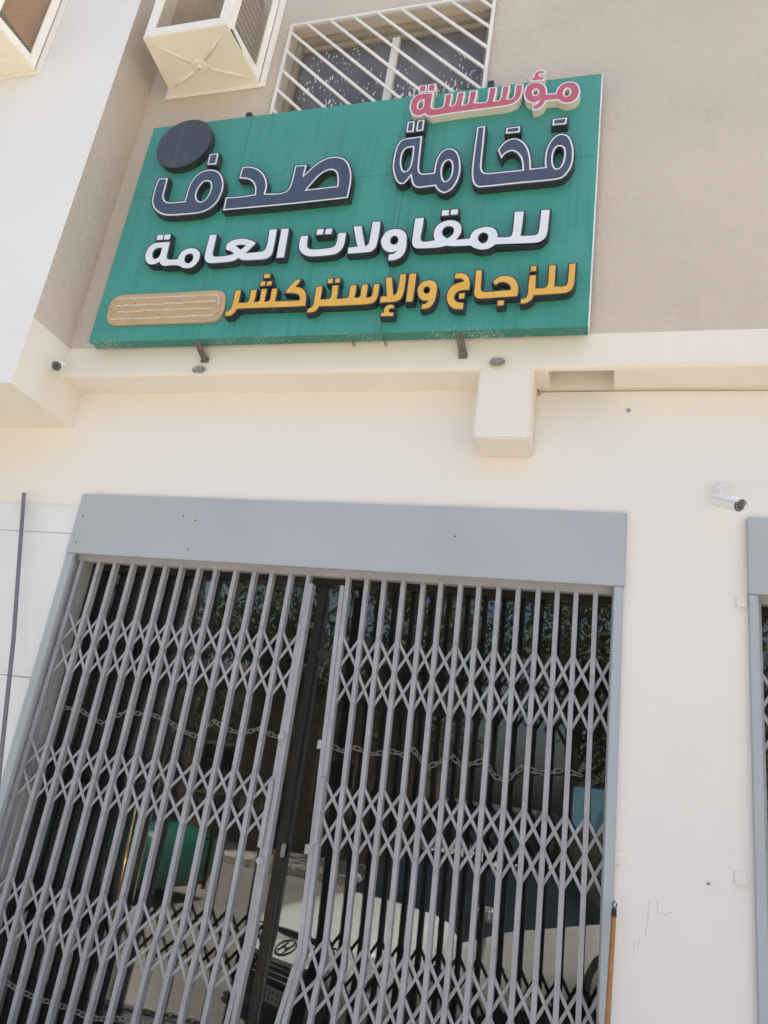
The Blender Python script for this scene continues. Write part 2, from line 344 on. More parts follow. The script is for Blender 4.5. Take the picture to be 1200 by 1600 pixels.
# upper window with grille
yw = BY + .105
wf = MB()
wf.box(WX0 + .002, WX1 - .002, yw - .03, yw + .05, WZ1 - .07, WZ1 - .002); wf.box(WX0 + .002, WX0 + .05, yw - .03, yw + .05, WZ0, WZ1 - .072); wf.box(WX1 - .05, WX1 - .002, yw - .03, yw + .05, WZ0, WZ1 - .072)
wf.box(WX0 + .052, WX1 - .052, yw - .03, yw + .05, WZ0, WZ0 + .07)
wf.box(WX0 + .051, WX1 - .051, yw - .005, yw + .045, WZ1 - .12, WZ1 - .073)
window = wf.build("window", 'frame', bld, bevel=.004)
mx = P(612, 110, yw).x
m = MB(); m.box(mx - .028, mx + .028, yw - .02, yw + .04, WZ0 + .071, WZ1 - .121); m.build("mullion", 'grille', window, bevel=.004)
for a, b in ((WX0 + .051, mx - .029), (mx + .029, WX1 - .051)):
    m = MB(); m.box(a, b, yw + .012, yw + .018, WZ0 + .071, WZ1 - .121); m.build("pane", 'winglass', window)
gm = MB(); gy0, gy1 = BY - .035, BY - .015
gx0, gx1, gz0, gz1 = WX0 - .012, WX1 + .005, WZ0 - .05, H + 5.29
gm.strip([(gx0, gz0), (gx0, gz1)], .022, gy0, gy1); gm.strip([(gx1, gz0), (gx1, gz1)], .022, gy0, gy1)
gm.strip([(gx0 + .011, gz1 - .011), (gx1 - .011, gz1 - .011)], .022, gy0 + .001, gy1 - .001); gm.strip([(gx0 + .011, gz0 + .011), (gx1 - .011, gz0 + .011)], .022, gy0 + .001, gy1 - .001)
a0 = P(460, 66, BY - .025); a1 = P(575, 162, BY - .025); slope = (a1.z - a0.z) / (a1.x - a0.x)
b0 = P(475, 44, BY - .025)
p1 = P(555, 32, BY - .025); p2 = P(590, 26, BY - .025)
stp = (p2.x - P(516, 38, BY - .025).x) / 2
x = p2.x - 14 * stp
while x < gx1:
    pts = []
    # line z = gz1 + slope*(X - x) clipped to the frame
    xa = max(gx0, x); xb = gx1; za = gz1 - .02 + slope * (xa - x); zb = gz1 - .02 + slope * (xb - x)
    if zb < gz0: xb = x + (gz0 - gz1 + .02) / slope; zb = gz0
    if xb > xa + .01: gm.strip([(xa, za), (xb, zb)], .020, gy0 + .004, gy1 - .004)
    x += stp
gm.build("grille", 'grille', window)
# ================================================================= LETTERING TOOLS
SY = 3.64                                  # front of the sign board
LF = SY - .052                             # front of the raised letters
def smooth_poly(pts):
    """pts: (x,z,corner). Catmull-Rom between corners, straight at corners."""
    n = len(pts); out = []
    for i in range(n):
        p0, p1, p2, p3 = pts[i - 1], pts[i], pts[(i + 1) % n], pts[(i + 2) % n]
        q1 = Vector(p1[:2]); q2 = Vector(p2[:2]); L = (q2 - q1).length
        t1 = (q2 - Vector(p0[:2])); t2 = (Vector(p3[:2]) - q1)
        def sc_(t, c, d): return d if c or t.length < 1e-6 else t.normalized() * L
        t1 = sc_(t1, p1[2], (q2 - q1)); t2 = sc_(t2, p2[2], (q2 - q1))
        k = 1 if (p1[2] and p2[2]) else 5
        for j in range(k):
            u = j / k
            h = (2 * u**3 - 3 * u**2 + 1) * q1 + (u**3 - 2 * u**2 + u) * t1 + (-2 * u**3 + 3 * u**2) * q2 + (u**3 - u**2) * t2
            out.append((h.x, h.y))
    cl = [out[0]]
    for p in out[1:]:
        if math.hypot(p[0] - cl[-1][0], p[1] - cl[-1][1]) > .0008: cl.append(p)
    if math.hypot(cl[0][0] - cl[-1][0], cl[0][1] - cl[-1][1]) < .0008: cl.pop()
    return cl
def area(p): return sum(p[i - 1][0] * p[i][1] - p[i][0] * p[i - 1][1] for i in range(len(p))) / 2
def offset(p, d):
    """grow (d>0) a counter-clockwise polygon"""
    n = len(p); out = []
    for i in range(n):
        a, b, c = Vector(p[i - 1]), Vector(p[i]), Vector(p[(i + 1) % n])
        e1 = (b - a).normalized(); e2 = (c - b).normalized()
        n1 = Vector((e1.y, -e1.x)); n2 = Vector((e2.y, -e2.x)); bis = n1 + n2
        if bis.length < .3: bis = n1 if bis.length < 1e-4 else bis
        bis.normalize(); k = max(.45, bis.dot(n1))
        q = b + bis * (d / k); out.append((q.x, q.y))
    return out
def trace(crop, s):
    """'x,y' tokens in a crop's own coordinates; a trailing c marks a sharp corner"""
    x0, y0, k = crop; res = []
    for t in s.split():
        c = t.endswith('c'); a, b = t.rstrip('c').split(',')
        p = P(x0 + float(a) / k, y0 + float(b) / k, LF); res.append((p.x, p.z, c))
    return res
def fill(loops, y):
    """triangulated face of an outline with holes at depth y"""
    tris = geometry.tessellate_polygon([[Vector((x, z, 0)) for x, z in lp] for lp in loops])
    flat = [q for lp in loops for q in lp]
    return [(x, y, z) for x, z in flat], [tuple(t) for t in tris]
def prism(mb, outer, holes, y0, y1):
    loops = [outer] + holes
    vs, fs = fill(loops, y0); mb.add(vs, fs)
    vs, fs = fill(loops, y1); mb.add(vs, fs)
    for lp in loops:
        n = len(lp); v = [(x, y0, z) for x, z in lp] + [(x, y1, z) for x, z in lp]
        mb.add(v, [(i, (i + 1) % n, n + (i + 1) % n, n + i) for i in range(n)])
    return mb
_li = [0]
def letter(parent, name, outer, holes, style, label=None):
    """raised sign letter: dark returned sides, trim ring and coloured face"""
    O = smooth_poly(outer); O = O if area(O) > 0 else O[::-1]
    Hs = []
    for h in holes:
        q = smooth_poly(h); Hs.append(q if area(q) > 0 else q[::-1])
    side, face, trim, grow, inset = style
    _li[0] += 1; jig = (_li[0] % 7) * .0006
    body = MB(); prism(body, offset(O, grow), [offset(h, -grow * .8) for h in Hs], LF + jig, SY - .0005)
    b = body.build(name, side, parent)
    if trim:
        t = MB(); prism(t, O, Hs, LF + jig - .0015, LF + jig - .0002); t.build("letter_trim", trim, b)
    f = MB(); prism(f, offset(O, -inset) if inset else O, [offset(h, inset) for h in Hs] if inset else Hs, LF + jig - .0035, LF + jig - (.0017 if trim else .0002)); f.build("letter_face", face, b)
    if label: b['label'] = label
    return b
S_NAVY = ('dark', 'navy', 'trim', .009, .0095)
S_WHITE = ('dark', 'whitef', None, .009, 0)
S_YEL = ('dark', 'yellow', None, .008, 0)
S_PINK = ('creamside', 'pink', 'trim', .0005, .0085)
# ================================================================= SHOP SIGN
sign = thing("shop_sign", "wide green shop sign with raised Arabic letters in pink, navy, white and amber", "sign", (-1.75, BY, H + 2.47))
sx0, sx1, sz0, sz1 = P(240, 203, SY).x, -.175, H + 2.47, H + 4.295
seam_x = [-2.535, -1.34]; seam_z = H + 3.65
m = MB(); m.box(sx0 + .003, sx1 - .003, SY + .008, SY + .088, sz0 + .002, sz1 - .003); m.build("sign_box", 'green_u', sign)
m = MB(); xs = [sx0] + seam_x + [sx1]
for i in range(3):
    for z0, z1 in ((sz0, seam_z), (seam_z, sz1)):
        m.box(xs[i] + (.0012 if i else 0), xs[i + 1] - (.0012 if i < 2 else 0), SY, SY + .0075, z0 + (.001 if z0 == seam_z else 0), z1 - (.001 if z1 == seam_z else 0))
m.build("sign_panel", 'green', sign)
m = MB(); m.box(sx1 - .0005, sx1 + .004, SY - .001, SY + .090, sz0, sz1); m.build("edge_trim", 'trim', sign)
cA, cB, cC, cD = (600, 180, 7.5), (730, 170, 6.6667), (230, 180, 7.5), (340, 230, 5.4545)
cE, cF, cG, cH = (630, 110, 8), (760, 100, 7.5), (220, 350, 10), (310, 340, 7.5)
cI, cJ, cK, cL = (455, 330, 6.3158), (630, 310, 5), (340, 420, 8), (470, 420, 8)
cM, cN, cO = (580, 410, 7.5), (730, 400, 6.6667), (160, 440, 5.4545)
# --- navy line
letter(sign, "letter", trace(cA, "447,247c 438,330 425,450 413,570 412,635 422,668 448,686 520,683 583,675c 590,640 600,580 622,510 660,445 710,405 765,390 825,405 865,445 888,505 897,580 893,660 875,735 840,810 795,865 745,900 700,912 655,895 620,865 596,828c 470,845 400,850 350,828 325,780 313,715c 280,757 250,790 210,808 165,795 135,750 112,680 103,600 115,500 135,410 165,340 205,295 255,275 330,265"),
       [trace(cA, "340,375c 338,430 325,520 305,600 280,640 245,660 220,640 205,590 203,520 215,460 240,410 280,382"), trace(cA, "755,528 785,545 798,590 795,660 775,725 745,765 718,775 695,755 680,700 680,640 692,590 715,550")], S_NAVY)
letter(sign, "letter_dot", trace(cA, "278,78c 362,72c 345,195c 262,198c"), [], S_NAVY)
letter(sign, "letter_dot", trace(cA, "393,65c 475,52c 457,178c 375,188c"), [], S_NAVY)
letter(sign, "letter", trace(cB, "103,190c 187,177c 172,350 156,500 148,590 152,630 170,658 202,668 400,652 577,633c 565,530 535,475 495,445 460,438 425,448 385,475 355,515c 318,430c 350,385 400,338 450,315 505,308 555,325 605,365 640,430 660,520 664,622c 812,606c 808,560 815,470 830,410 865,340 910,290 965,262 1020,265 1065,295 1095,360 1108,440 1103,530 1080,610 1045,665 1000,710 955,729 850,745 480,780 135,815 95,805 65,775 50,720 48,640 58,540 78,380 95,260"),
       [trace(cB, "970,388 1000,405 1012,455 1005,520 985,580 955,615 925,620 900,590 890,530 898,460 920,410 945,390")], S_NAVY)
letter(sign, "letter_dot", trace(cB, "893,108c 1042,88c 1030,155c 888,170c"), [], S_NAVY)
letter(sign, "letter_dot", trace(cB, "408,198c 552,178c 545,240c 402,255c"), [], S_NAVY)
letter(sign, "letter", trace(cC, "135,745c 243,740c 215,850 194,930 197,975 217,1010 262,1024 350,1018 442,1010c 455,960 480,870 515,790 565,720 630,670 700,645 770,642 835,665 875,715 892,780 888,860 865,930 825,1010 770,1070 700,1115 620,1145 500,1160 300,1175 200,1170 130,1140 80,1090 58,1020 68,950 95,850"),
       [trace(cC, "690,775 735,785 750,830 740,890 705,960 660,1005 620,1015 585,990 575,940 590,880 620,830 655,790")], S_NAVY)
letter(sign, "letter_dot", trace(cC, "735,460c 835,448c 808,575c 705,580c"), [], S_NAVY)
letter(sign, "letter", trace(cD, "48,538c 70,430c 200,420 318,402c 320,350 308,310 280,282 240,268 185,265c 210,172c 270,166 330,180 380,215 408,260 420,310 414,360 405,396c 520,394 580,378 608,350 628,300 648,220 663,158c 760,152c 745,205 737,240c 800,178 870,125 940,92 1010,82 1070,95 1110,130 1132,185 1140,250 1132,330 1110,432c 600,487"),
       [trace(cD, "760,362c 820,290 870,240 920,205 970,193 1008,212 1022,260 1020,332c")], S_NAVY)
# --- disc
dp = [P(230 + a / 7.5, 180 + b / 7.5, LF) for a, b in ((110, 430), (130, 330), (200, 215), (310, 120), (430, 65), (550, 48), (660, 70), (735, 130), (765, 215), (745, 310), (680, 410), (590, 500), (480, 575), (370, 615), (260, 620), (180, 570), (130, 510))]
x0_, x1_ = min(p.x for p in dp), max(p.x for p in dp); z0_, z1_ = min(p.z for p in dp), max(p.z for p in dp)
dcx, dcz, drx, drz = (x0_ + x1_) / 2, (z0_ + z1_) / 2, (x1_ - x0_) / 2, (z1_ - z0_) / 2
ell = lambda k: [(dcx + drx * k * math.cos(a * math.pi / 32), dcz + drz * k * math.sin(a * math.pi / 32)) for a in range(64)]
m = MB(); prism(m, ell(1.0), [], LF + .002, SY - .0005); dsc = m.build("sign_disc", 'dark', sign)
m = MB(); prism(m, ell(.985), [], LF - .001, LF + .0018); m.build("disc_face", 'charcoal', dsc)
# --- pink line
def px2(c, t, s):  # move a trace written in crop c into another crop's string is not needed: build lists directly
    return trace(c, s)
letter(sign, "letter", trace(cE, "380,275c 370,350 358,430 362,462 385,475 440,470 480,462 500,430 515,360 522,298c 620,288c 606,370 590,440c 625,436 645,415 658,370 680,275c 775,265c 760,350 742,428c 785,425 805,400 815,350 830,258c 930,248c 916,330 895,402c 990,400 1035,388 1052,345 1070,218c 1175,208c") +
       trace(cF, "115,340 95,430c 140,425 162,400 172,340 185,260c 278,250c 265,330 245,408c 295,403 318,375 330,310 340,240c 434,233c 426,320 405,385 370,430 320,465 250,490 120,508") + trace(cE, "700,525 500,555 350,578 310,575 280,560 262,545c 240,560 200,573 150,570 110,545 88,500 80,450 95,390 130,335 180,300 250,285"),
       [trace(cE, "252,370c 248,430 232,470 208,480 188,465 187,430 200,395 225,375")], S_PINK)
letter(sign, "letter_dot", trace(cE, "200,190c 297,178c 287,268c 192,278c"), [], S_PINK)
letter(sign, "letter_dot", trace(cE, "313,172c 412,160c 400,258c 302,268c"), [], S_PINK)
letter(sign, "letter", trace(cF, "520,200c 515,160c 545,152 550,125 575,92 615,72 660,70 697,85c 690,117c 655,112 632,118 628,132 650,138 688,134c 675,190c"), [], S_PINK)
letter(sign, "letter", trace(cF, "437,360 445,310 475,255 525,222 585,210 640,220 685,250 708,295 715,352c 810,345c 825,300 860,255 910,222 970,210 1030,215 1075,245 1098,300 1095,350 1070,405 1030,440 980,460 920,465 870,450 832,425c 700,438c 680,475 640,515 590,540 540,548c 540,482c 580,470 608,446c 560,462 500,452 460,420"),
       [trace(cF, "575,300 600,312 605,340 590,360 565,365 550,345 555,315"), trace(cF, "945,290 975,305 978,345 955,372 925,375 912,350 920,312")], S_PINK)
# --- white line
letter(sign, "letter", trace(cG, "455,285c 440,350 420,440 405,500 412,545 440,560 520,560 580,555c 590,530 610,485 650,435 710,400 780,382 850,390 900,420 925,470 915,540 885,600 840,650 780,685 710,692 650,680 600,652c 500,645 370,655 325,640 300,610 290,590c 255,610 210,630 150,632 105,610 78,560 75,500 95,430 130,370 185,325 250,300 340,292"),
       [trace(cG, "335,370c 325,430 300,500 260,540 215,550 185,520 180,470 200,420 240,385 290,372"), trace(cG, "770,460 810,475 825,520 805,580 760,615 715,615 685,580 685,530 710,485")], S_WHITE)
letter(sign, "letter_dot", trace(cG, "262,175c 355,172c 340,245c 250,250c"), [], S_WHITE)
letter(sign, "letter_dot", trace(cG, "375,170c 465,165c 448,240c 360,243c"), [], S_WHITE)
letter(sign, "letter", trace(cH, "135,205c 212,202c 200,260 180,350 165,420 175,450 200,460 320,450 420,428c 380,390 325,375c 325,340 345,305 400,270 470,252 550,252 620,270 670,295c 620,350 545,420c 640,412 740,400 780,380 800,340 820,250 835,145c 918,135c 905,220 880,350 865,410 840,450 790,480 700,490 560,497 500,490 470,470c 420,500 360,515 250,525 140,532 95,515 75,475 80,430 100,340 120,270"),
       [trace(cH, "430,328c 500,315 565,322c 495,380c")], S_WHITE)
letter(sign, "letter", trace(cH, "975,135c 1058,128c 1030,300 1000,462c 915,470c 945,300"), [], S_WHITE)
letter(sign, "letter", trace(cI, "97,248c 165,240c 158,290 155,340 170,368 210,378 330,370 410,355 440,330 455,280 468,215c 540,212c 530,280 510,350 480,390 430,420 360,432 250,442 170,440 110,415 80,370 82,310"), [], S_WHITE)
letter(sign, "letter_dot", trace(cI, "260,182c 322,178c 312,230c 250,235c"), [], S_WHITE)
letter(sign, "letter_dot", trace(cI, "345,178c 408,175c 395,225c 333,228c"), [], S_WHITE)
letter(sign, "letter", trace(cI, "617,155c 695,148c 705,220 720,300 728,348c 760,330 775,290 790,200 805,108c 880,105c 870,200 850,300 830,360 790,395 740,405 560,418c 565,362c 655,352c 640,280"), [], S_WHITE)
letter(sign, "letter", trace(cI, "888,305 900,260 935,210 985,185 1050,178 1105,195 1135,235 1138,300 1130,370 1110,420 1070,460 1020,480 960,485c 965,430c 1010,422 1052,383c 1000,402 950,398 910,370"),
       [trace(cI, "1020,240 1050,255 1058,290 1040,325 1005,332 980,315 977,280 995,250")], S_WHITE)
letter(sign, "letter", trace(cJ, "95,158c 160,152c 152,220 135,300 140,330 165,340 250,328c 240,300 242,260 265,215 310,185 370,172 425,185 452,220 450,265 430,300 410,325c 520,315c 530,285 560,250 610,230 670,224 715,240 735,275 735,305c 830,302 850,285 860,240 872,105c 942,102c 930,200 915,295c 1030,288 1055,270 1068,200 1080,92c 1145,90c 1135,180 1125,260 1105,310 1060,340 1000,347 720,357c 690,380 650,395 600,398 555,385 525,367c 400,372 330,368c 290,380 120,390 85,380 70,350 75,300 85,220"),
       [trace(cJ, "350,215 385,222 398,250 385,285 345,315c 315,295 302,262 318,230"), trace(cJ, "625,265 655,275 665,300 655,335 625,352 597,340 583,310 598,278")], S_WHITE)
letter(sign, "letter_dot", trace(cJ, "305,95c 358,90c 355,130c 300,133c"), [], S_WHITE)
letter(sign, "letter_dot", trace(cJ, "375,88c 428,84c 424,122c 370,127c"), [], S_WHITE)
# --- amber line
letter(sign, "letter", trace(cK, "228,278c 290,272c 280,340 260,432c 330,430 380,420 400,390 410,340 425,270c 490,265c 475,340 452,422c 500,418 530,400 540,340 555,260c 615,255c 600,340 580,415c 625,412 655,395 670,330 685,255c 748,252c 735,320 712,412c 850,410 1030,400c 1030,350 1000,315 940,305 850,302c 860,285 920,210 985,142c 1040,138c 1010,185 972,232c 1030,240 1075,265 1102,310 1105,380 1095,465c 900,475 600,485 240,500c 215,540 170,580 100,592c 105,540c 150,525 175,490 195,430 212,350"), [], S_YEL)
for s in ("585,72c 660,66c 652,112c 583,117c", "545,165c 600,160c 592,210c 535,215c", "625,160c 678,156c 668,205c 612,210c"): letter(sign, "letter_dot", trace(cK, s), [], S_YEL)
letter(sign, "letter", trace(cL, "195,228c 268,220c 258,300 240,385c 330,382 370,370 385,330 400,212c 468,208c 460,290 443,378c 550,372 595,355 610,290 625,208c 695,203c 685,280 665,365c 710,362 745,345 755,280 770,200c 838,195c 830,270 812,362c 860,358 890,340 905,270 918,195c 983,190c 972,270 955,350 925,405 880,430 820,440 500,458 222,467c 205,500 160,535 80,548c 92,502c 135,480 160,440 175,360"), [], S_YEL)
for s in ("345,128c 402,122c 395,175c 335,178c", "435,122c 490,117c 483,168c 428,172c"): letter(sign, "letter_dot", trace(cL, s), [], S_YEL)
letter(sign, "letter", trace(cM, "175,185c 245,180c 250,280 258,392c 290,378 312,330 330,240 345,145c 410,140c 400,230 380,350 350,420 310,450 260,462 105,472c 115,405c 190,402c 180,300"), [], S_YEL)
letter(sign, "letter", trace(cM, "115,630c 122,595c 150,590 152,560 175,520 220,500 265,510c 262,540c 225,540 208,560 215,588 262,592c 255,628c"), [], S_YEL)
letter(sign, "letter", trace(cM, "450,138c 528,132c 510,290 482,458c 410,460c 430,300"), [], S_YEL)
letter(sign, "letter", trace(cM, "545,330 555,290 590,240 640,218 700,212 750,235 770,280 765,350 750,420 725,480 690,520 640,540 590,545c 600,492c 640,485 685,440c 640,448 590,435 555,390"), [trace(cM, "655,280 685,295 692,325 675,360 640,368 615,350 612,310 630,288")], S_YEL)
letter(sign, "letter", trace(cM, "985,138c 1045,128 1100,140 1140,180 1155,240 1145,318c 1080,322 1020,335 985,370 970,410 985,450 1020,470 1080,475c 1072,545c 1010,545 950,530 910,490 890,430 892,370 920,310 970,265 1030,240 1085,222 1075,198 1040,185 980,190c"), [], S_YEL)
letter(sign, "letter_dot", trace(cM, "1035,365c 1095,360c 1088,418c 1028,422c"), [], S_YEL)
letter(sign, "letter", trace(cN, "93,150c 152,147c 148,230 140,310 142,350 160,372 200,375 330,365 455,355c 455,320 435,290 400,272 355,268 320,280 295,300c 268,272c 300,240 350,212 420,208 475,225 510,260 528,310 528,380 520,415c 330,428 140,440 95,430 75,395 78,330 88,230"), [], S_YEL)
letter(sign, "letter_dot", trace(cN, "322,470c 382,466c 378,512c 318,518c"), [], S_YEL)
letter(sign, "letter", trace(cN, "650,208c 715,202c 712,270 708,342c 790,340 830,320 845,270 855,102c 922,98c 915,200 905,322c 1000,320 1040,300 1055,230 1065,85c 1130,82c 1122,180 1112,290 1085,350 1035,380 960,390 690,408c 680,440 650,470 610,490 558,495c 562,455c 610,440 632,400 640,320"), [], S_YEL)
letter(sign, "letter_dot", trace(cN, "667,108c 720,106c 716,155c 662,160c"), [], S_YEL)
# --- tan backing board left where a lit plate came off, with lines of dried glue
LFs = LF; LF = SY - .014
tp = smooth_poly(trace(cO, "98,370 55,352 38,318 45,260 60,200 100,145 160,118 300,108 600,95 955,75 1020,85 1045,120 1045,190 1030,260 990,315 940,338 700,350 400,360"))
tp = tp if area(tp) > 0 else tp[::-1]
m = MB(); prism(m, tp, [], LF, SY - .0005); tb = m.build("backing_board", 'tan', sign)
for s in ("130,150 300,140 600,128 850,118 975,112 995,150 985,215", "130,210 300,200 600,185 850,170 985,165", "130,265 300,250 600,238 850,230 975,232", "80,320 300,315 600,302 850,292 930,288 975,268"):
    q = [Vector((x + rnd.uniform(-.001, .001), LF - .001, z + rnd.uniform(-.0015, .0015))) for x, z, _ in trace(cO, s)]
    pts = []
    for a, b in zip(q, q[1:]):
        k = max(2, int((b - a).length / .012))
        for j in range(k): pts.append(a.lerp(b, j / k) + Vector((0, 0, rnd.uniform(-.0022, .0022))))
    m = MB(); m.tube(pts, [rnd.uniform(.003, .0062) for _ in pts], 6); m.build("glue_bead", 'glue', tb)
m = MB()
for a, b in ((280, 185), (485, 285), (662, 157), (1012, 162), (1008, 205), (978, 268), (68, 238), (115, 170), (140, 220), (80, 285)):
    p = P(160 + a / 5.4545, 440 + b / 5.4545, LF); m.tube([(p.x, LF - .0012, p.z), (p.x, LF + .001, p.z)], .0045, 8)
m.build("screw_hole", 'rust', tb)
LF = LFs
# --- steel angle brackets holding the sign
for (ax, ay), (bx, by) in (((301, 531), (319, 560)), ((715, 520), (723, 553))):
    a = P(ax, ay, SY + .03); b = P(bx, by, BY - .02)
    m = MB(); d = (b - a)
    for w0, w1, h0, h1 in ((-.022, .022, -.004, .004), (.016, .022, -.030, -.0041)):
        m.hexa([(a.x + w0, a.y, a.z + h0 + .04), (a.x + w1, a.y, a.z + h0 + .04), (a.x + w1, a.y, a.z + h1 + .04), (a.x + w0, a.y, a.z + h1 + .04), (b.x + w0, b.y, b.z + h0), (b.x + w1, b.y, b.z + h0), (b.x + w1, b.y, b.z + h1), (b.x + w0, b.y, b.z + h1)])
    m.box(b.x - .024, b.x + .024, BY - .018, BY - .002, b.z - .02, b.z + .012); m.build("bracket", 'rust', sign)
for px, py in ((390, 180), (767, 131)):
    p = P(px, py, SY + .05); m = MB(); m.box(p.x - .016, p.x + .022, SY + .03, BY - .001, p.z - .06, p.z + .005); m.build("bracket", 'black', sign)
for px in (547, 597):
    a = P(px, 527, SY + .05); m = MB(); m.tube([a, a + Vector((.012, .02, -.02)), a + Vector((.02, .03, -.045))], .003, 6); m.tube([a + Vector((.012, 0, 0)), a + Vector((.030, .03, -.04))], .003, 6); m.build("wire_end", 'rust', sign)
# ================================================================= AIR CONDITIONERS IN CAGES
def wire_panel(mb, o, u, v, nu, nv, r=.0022):
    """diagonal expanded-mesh on the parallelogram o + a*u + b*v"""
    o, u, v = Vector(o), Vector(u), Vector(v)
    for sgn in (1, -1):
        for k in range(-nv, nu + 1):
            pts = []
            # line: a*nu - sgn*b*nv = k  (unit cell lines)
            if sgn > 0:
                a0, b0 = (k / nu, 0) if k >= 0 else (0, -k / nv)
                t = min(1 - a0, (1 - b0) * nv / nu)
                a1, b1 = a0 + t, b0 + t * nu / nv
            else:
                kk = k + nv
                a0, b0 = (kk / nu, 0) if kk <= nu else (1, (kk - nu) / nv)
                t = min(a0, (1 - b0) * nv / nu)
                a1, b1 = a0 - t, b0 + t * nu / nv
            if t > .002: mb.tube([o + u * a0 + v * b0, o + u * a1 + v * b1], r, 4, cap=False)
def ac_cage(x0, x1, yb, yf, z0, z1, label, inner, inner_label):
    t = thing("air_conditioner", label, "air conditioner", ((x0 + x1) / 2, yb, z0))
    fl = .055; tp = .035
    X0, X1 = x0 + tp, x1 - tp          # front narrower
    mb = MB()
    mb.box(x0 - fl, x1 + fl, yb - .012, yb - .001, z0 - .045, z0 - .001)                     # wall flange
    mb.box(x0 - fl, x0, yb - .0125, yb - .001, z0, z1 + .05); mb.box(x1, x1 + fl, yb - .0125, yb - .001, z0, z1 + .05)
    mb.build("wall_flange", 'fiberw', t, bevel=.004)
    r = .07
    def col(xa, xb, ya, yb2): return (xa, xb, ya, yb2)
    sh = MB()
    # front frame: two stiles, bottom and top rails
    def slab(p, q, n, z0_, z1_, th=.018):
        p, q = Vector(p), Vector(q); n = Vector(n) * th
        sh.hexa([(p.x, p.y, z0_), (q.x, q.y, z0_), (q.x, q.y, z1_), (p.x, p.y, z1_), (p.x + n.x, p.y + n.y, z0_), (q.x + n.x, q.y + n.y, z0_), (q.x + n.x, q.y + n.y, z1_), (p.x + n.x, p.y + n.y, z1_)])
    w = .075
    slab((X0, yf), (X0 + w, yf), (0, 1), z0, z1); slab((X1 - w, yf), (X1, yf), (0, 1), z0, z1)
    slab((X0 + w, yf), (X1 - w, yf), (0, 1), z0, z0 + w); slab((X0 + w, yf), (X1 - w, yf), (0, 1), z1 - w, z1)
    yfi = yf + .0185
    for xa, xb, sg in ((X0, x0, 1), (X1, x1, -1)):
        def at(k): return (xa + (xb - xa) * k, yfi + (yb - .014 - yfi) * k)
        kw = .15
        slab(at(0), at(kw), (sg, 0), z0, z1); slab(at(1 - kw), at(1), (sg, 0), z0, z1)
        slab(at(kw), at(1 - kw), (sg, 0), z0, z0 + w); slab(at(kw), at(1 - kw), (sg, 0), z1 - w, z1)
    sh.build("cover_frame", 'fiberw', t, bevel=.004)
    # bottom pan with four ribs and a drain boss
    bp = MB(); e = .012
    nn = 12; cxm, cym = (x0 + x1) / 2 + .0, yf + (yb - yf) * .52
    vs = []; fs = []
    for i in range(nn + 1):
        for j in range(nn + 1):
            a, b = i / nn, j / nn
            k = b; xl = X0 + (x0 - X0) * k; xr = X1 + (x1 - X1) * k
            x = xl + (xr - xl) * a; y = yf + (yb - .013 - yf) * b
            dd = max(abs(a - .5), abs(b - .5)) * 2
            dip = -.030 * (1 - dd)
            vs.append((x, y, z0 - e + dip))
    N = nn + 1
    for i in range(nn):
        for j in range(nn): fs.append((i * N + j, (i + 1) * N + j, (i + 1) * N + j + 1, i * N + j + 1))
    bp.add(vs, fs)
    nb = len(vs); vs2 = [(x, y, z0 - .0005) for x, y, z in vs]; bp.add(vs2, [tuple(reversed(f)) for f in fs])
    # close the rim
    rim = [i * N for i in range(N)] + [nn * N + j for j in range(1, N)] + [i * N + nn for i in range(nn - 1, -1, -1)] + [j for j in range(nn - 1, 0, -1)]
    for a, b in zip(rim, rim[1:] + rim[:1]): bp.f.append((a, b, nb + b, nb + a))
    pan = bp.build("drain_pan", 'fiber', t)
    rb = MB()
    for ax, ay in ((X0 + .05, yf + .05), (X1 - .05, yf + .05), (x0 + .04, yb - .07), (x1 - .04, yb - .07)):
        q = Vector((ax, ay, z0 - e - .003)); c = Vector((cxm, cym, z0 - e - .030)); d = (c - q)
        rb.tube([q + d * .02, q + d * .3, q + d * .78], [.004, .011, .013], 8)
    rb.build("rib", 'fiber', pan, smooth=True)
    d = MB(); d.tube([(cxm, cym, z0 - .02), (cxm, cym, z0 - .046)], [.075, .045], 20); d.tube([(cxm, cym, z0 - .0465), (cxm, cym, z0 - .066)], [.016, .011], 12); d.build("drain_boss", 'fiber', pan)
    d = MB(); d.tube([(cxm, cym, z0 - .0662), (cxm, cym, z0 - .068)], .006, 10); d.build("drain_hole", 'rust', pan)
    f = MB(); wire_panel(f, (X0 + w, yf + .012, z0 + w), (X1 - X0 - 2 * w, 0, 0), (0, 0, z1 - z0 - 2 * w), 25, 34, .0014); f.build("front_mesh", 'mesh', t)
    for xa, xb in ((X0 + .008, x0 + .008), (X1 - .008, x1 - .008)):
        kw = .15; pa = (xa + (xb - xa) * kw, yfi + (yb - .014 - yfi) * kw); pb = (xa + (xb - xa) * (1 - kw), yfi + (yb - .014 - yfi) * (1 - kw))
        f = MB(); wire_panel(f, (pa[0], pa[1], z0 + w), (pb[0] - pa[0], pb[1] - pa[1], 0), (0, 0, z1 - z0 - 2 * w), 16, 34, .0014); f.build("side_mesh", 'mesh', t)
    # the unit inside
    u = MB()
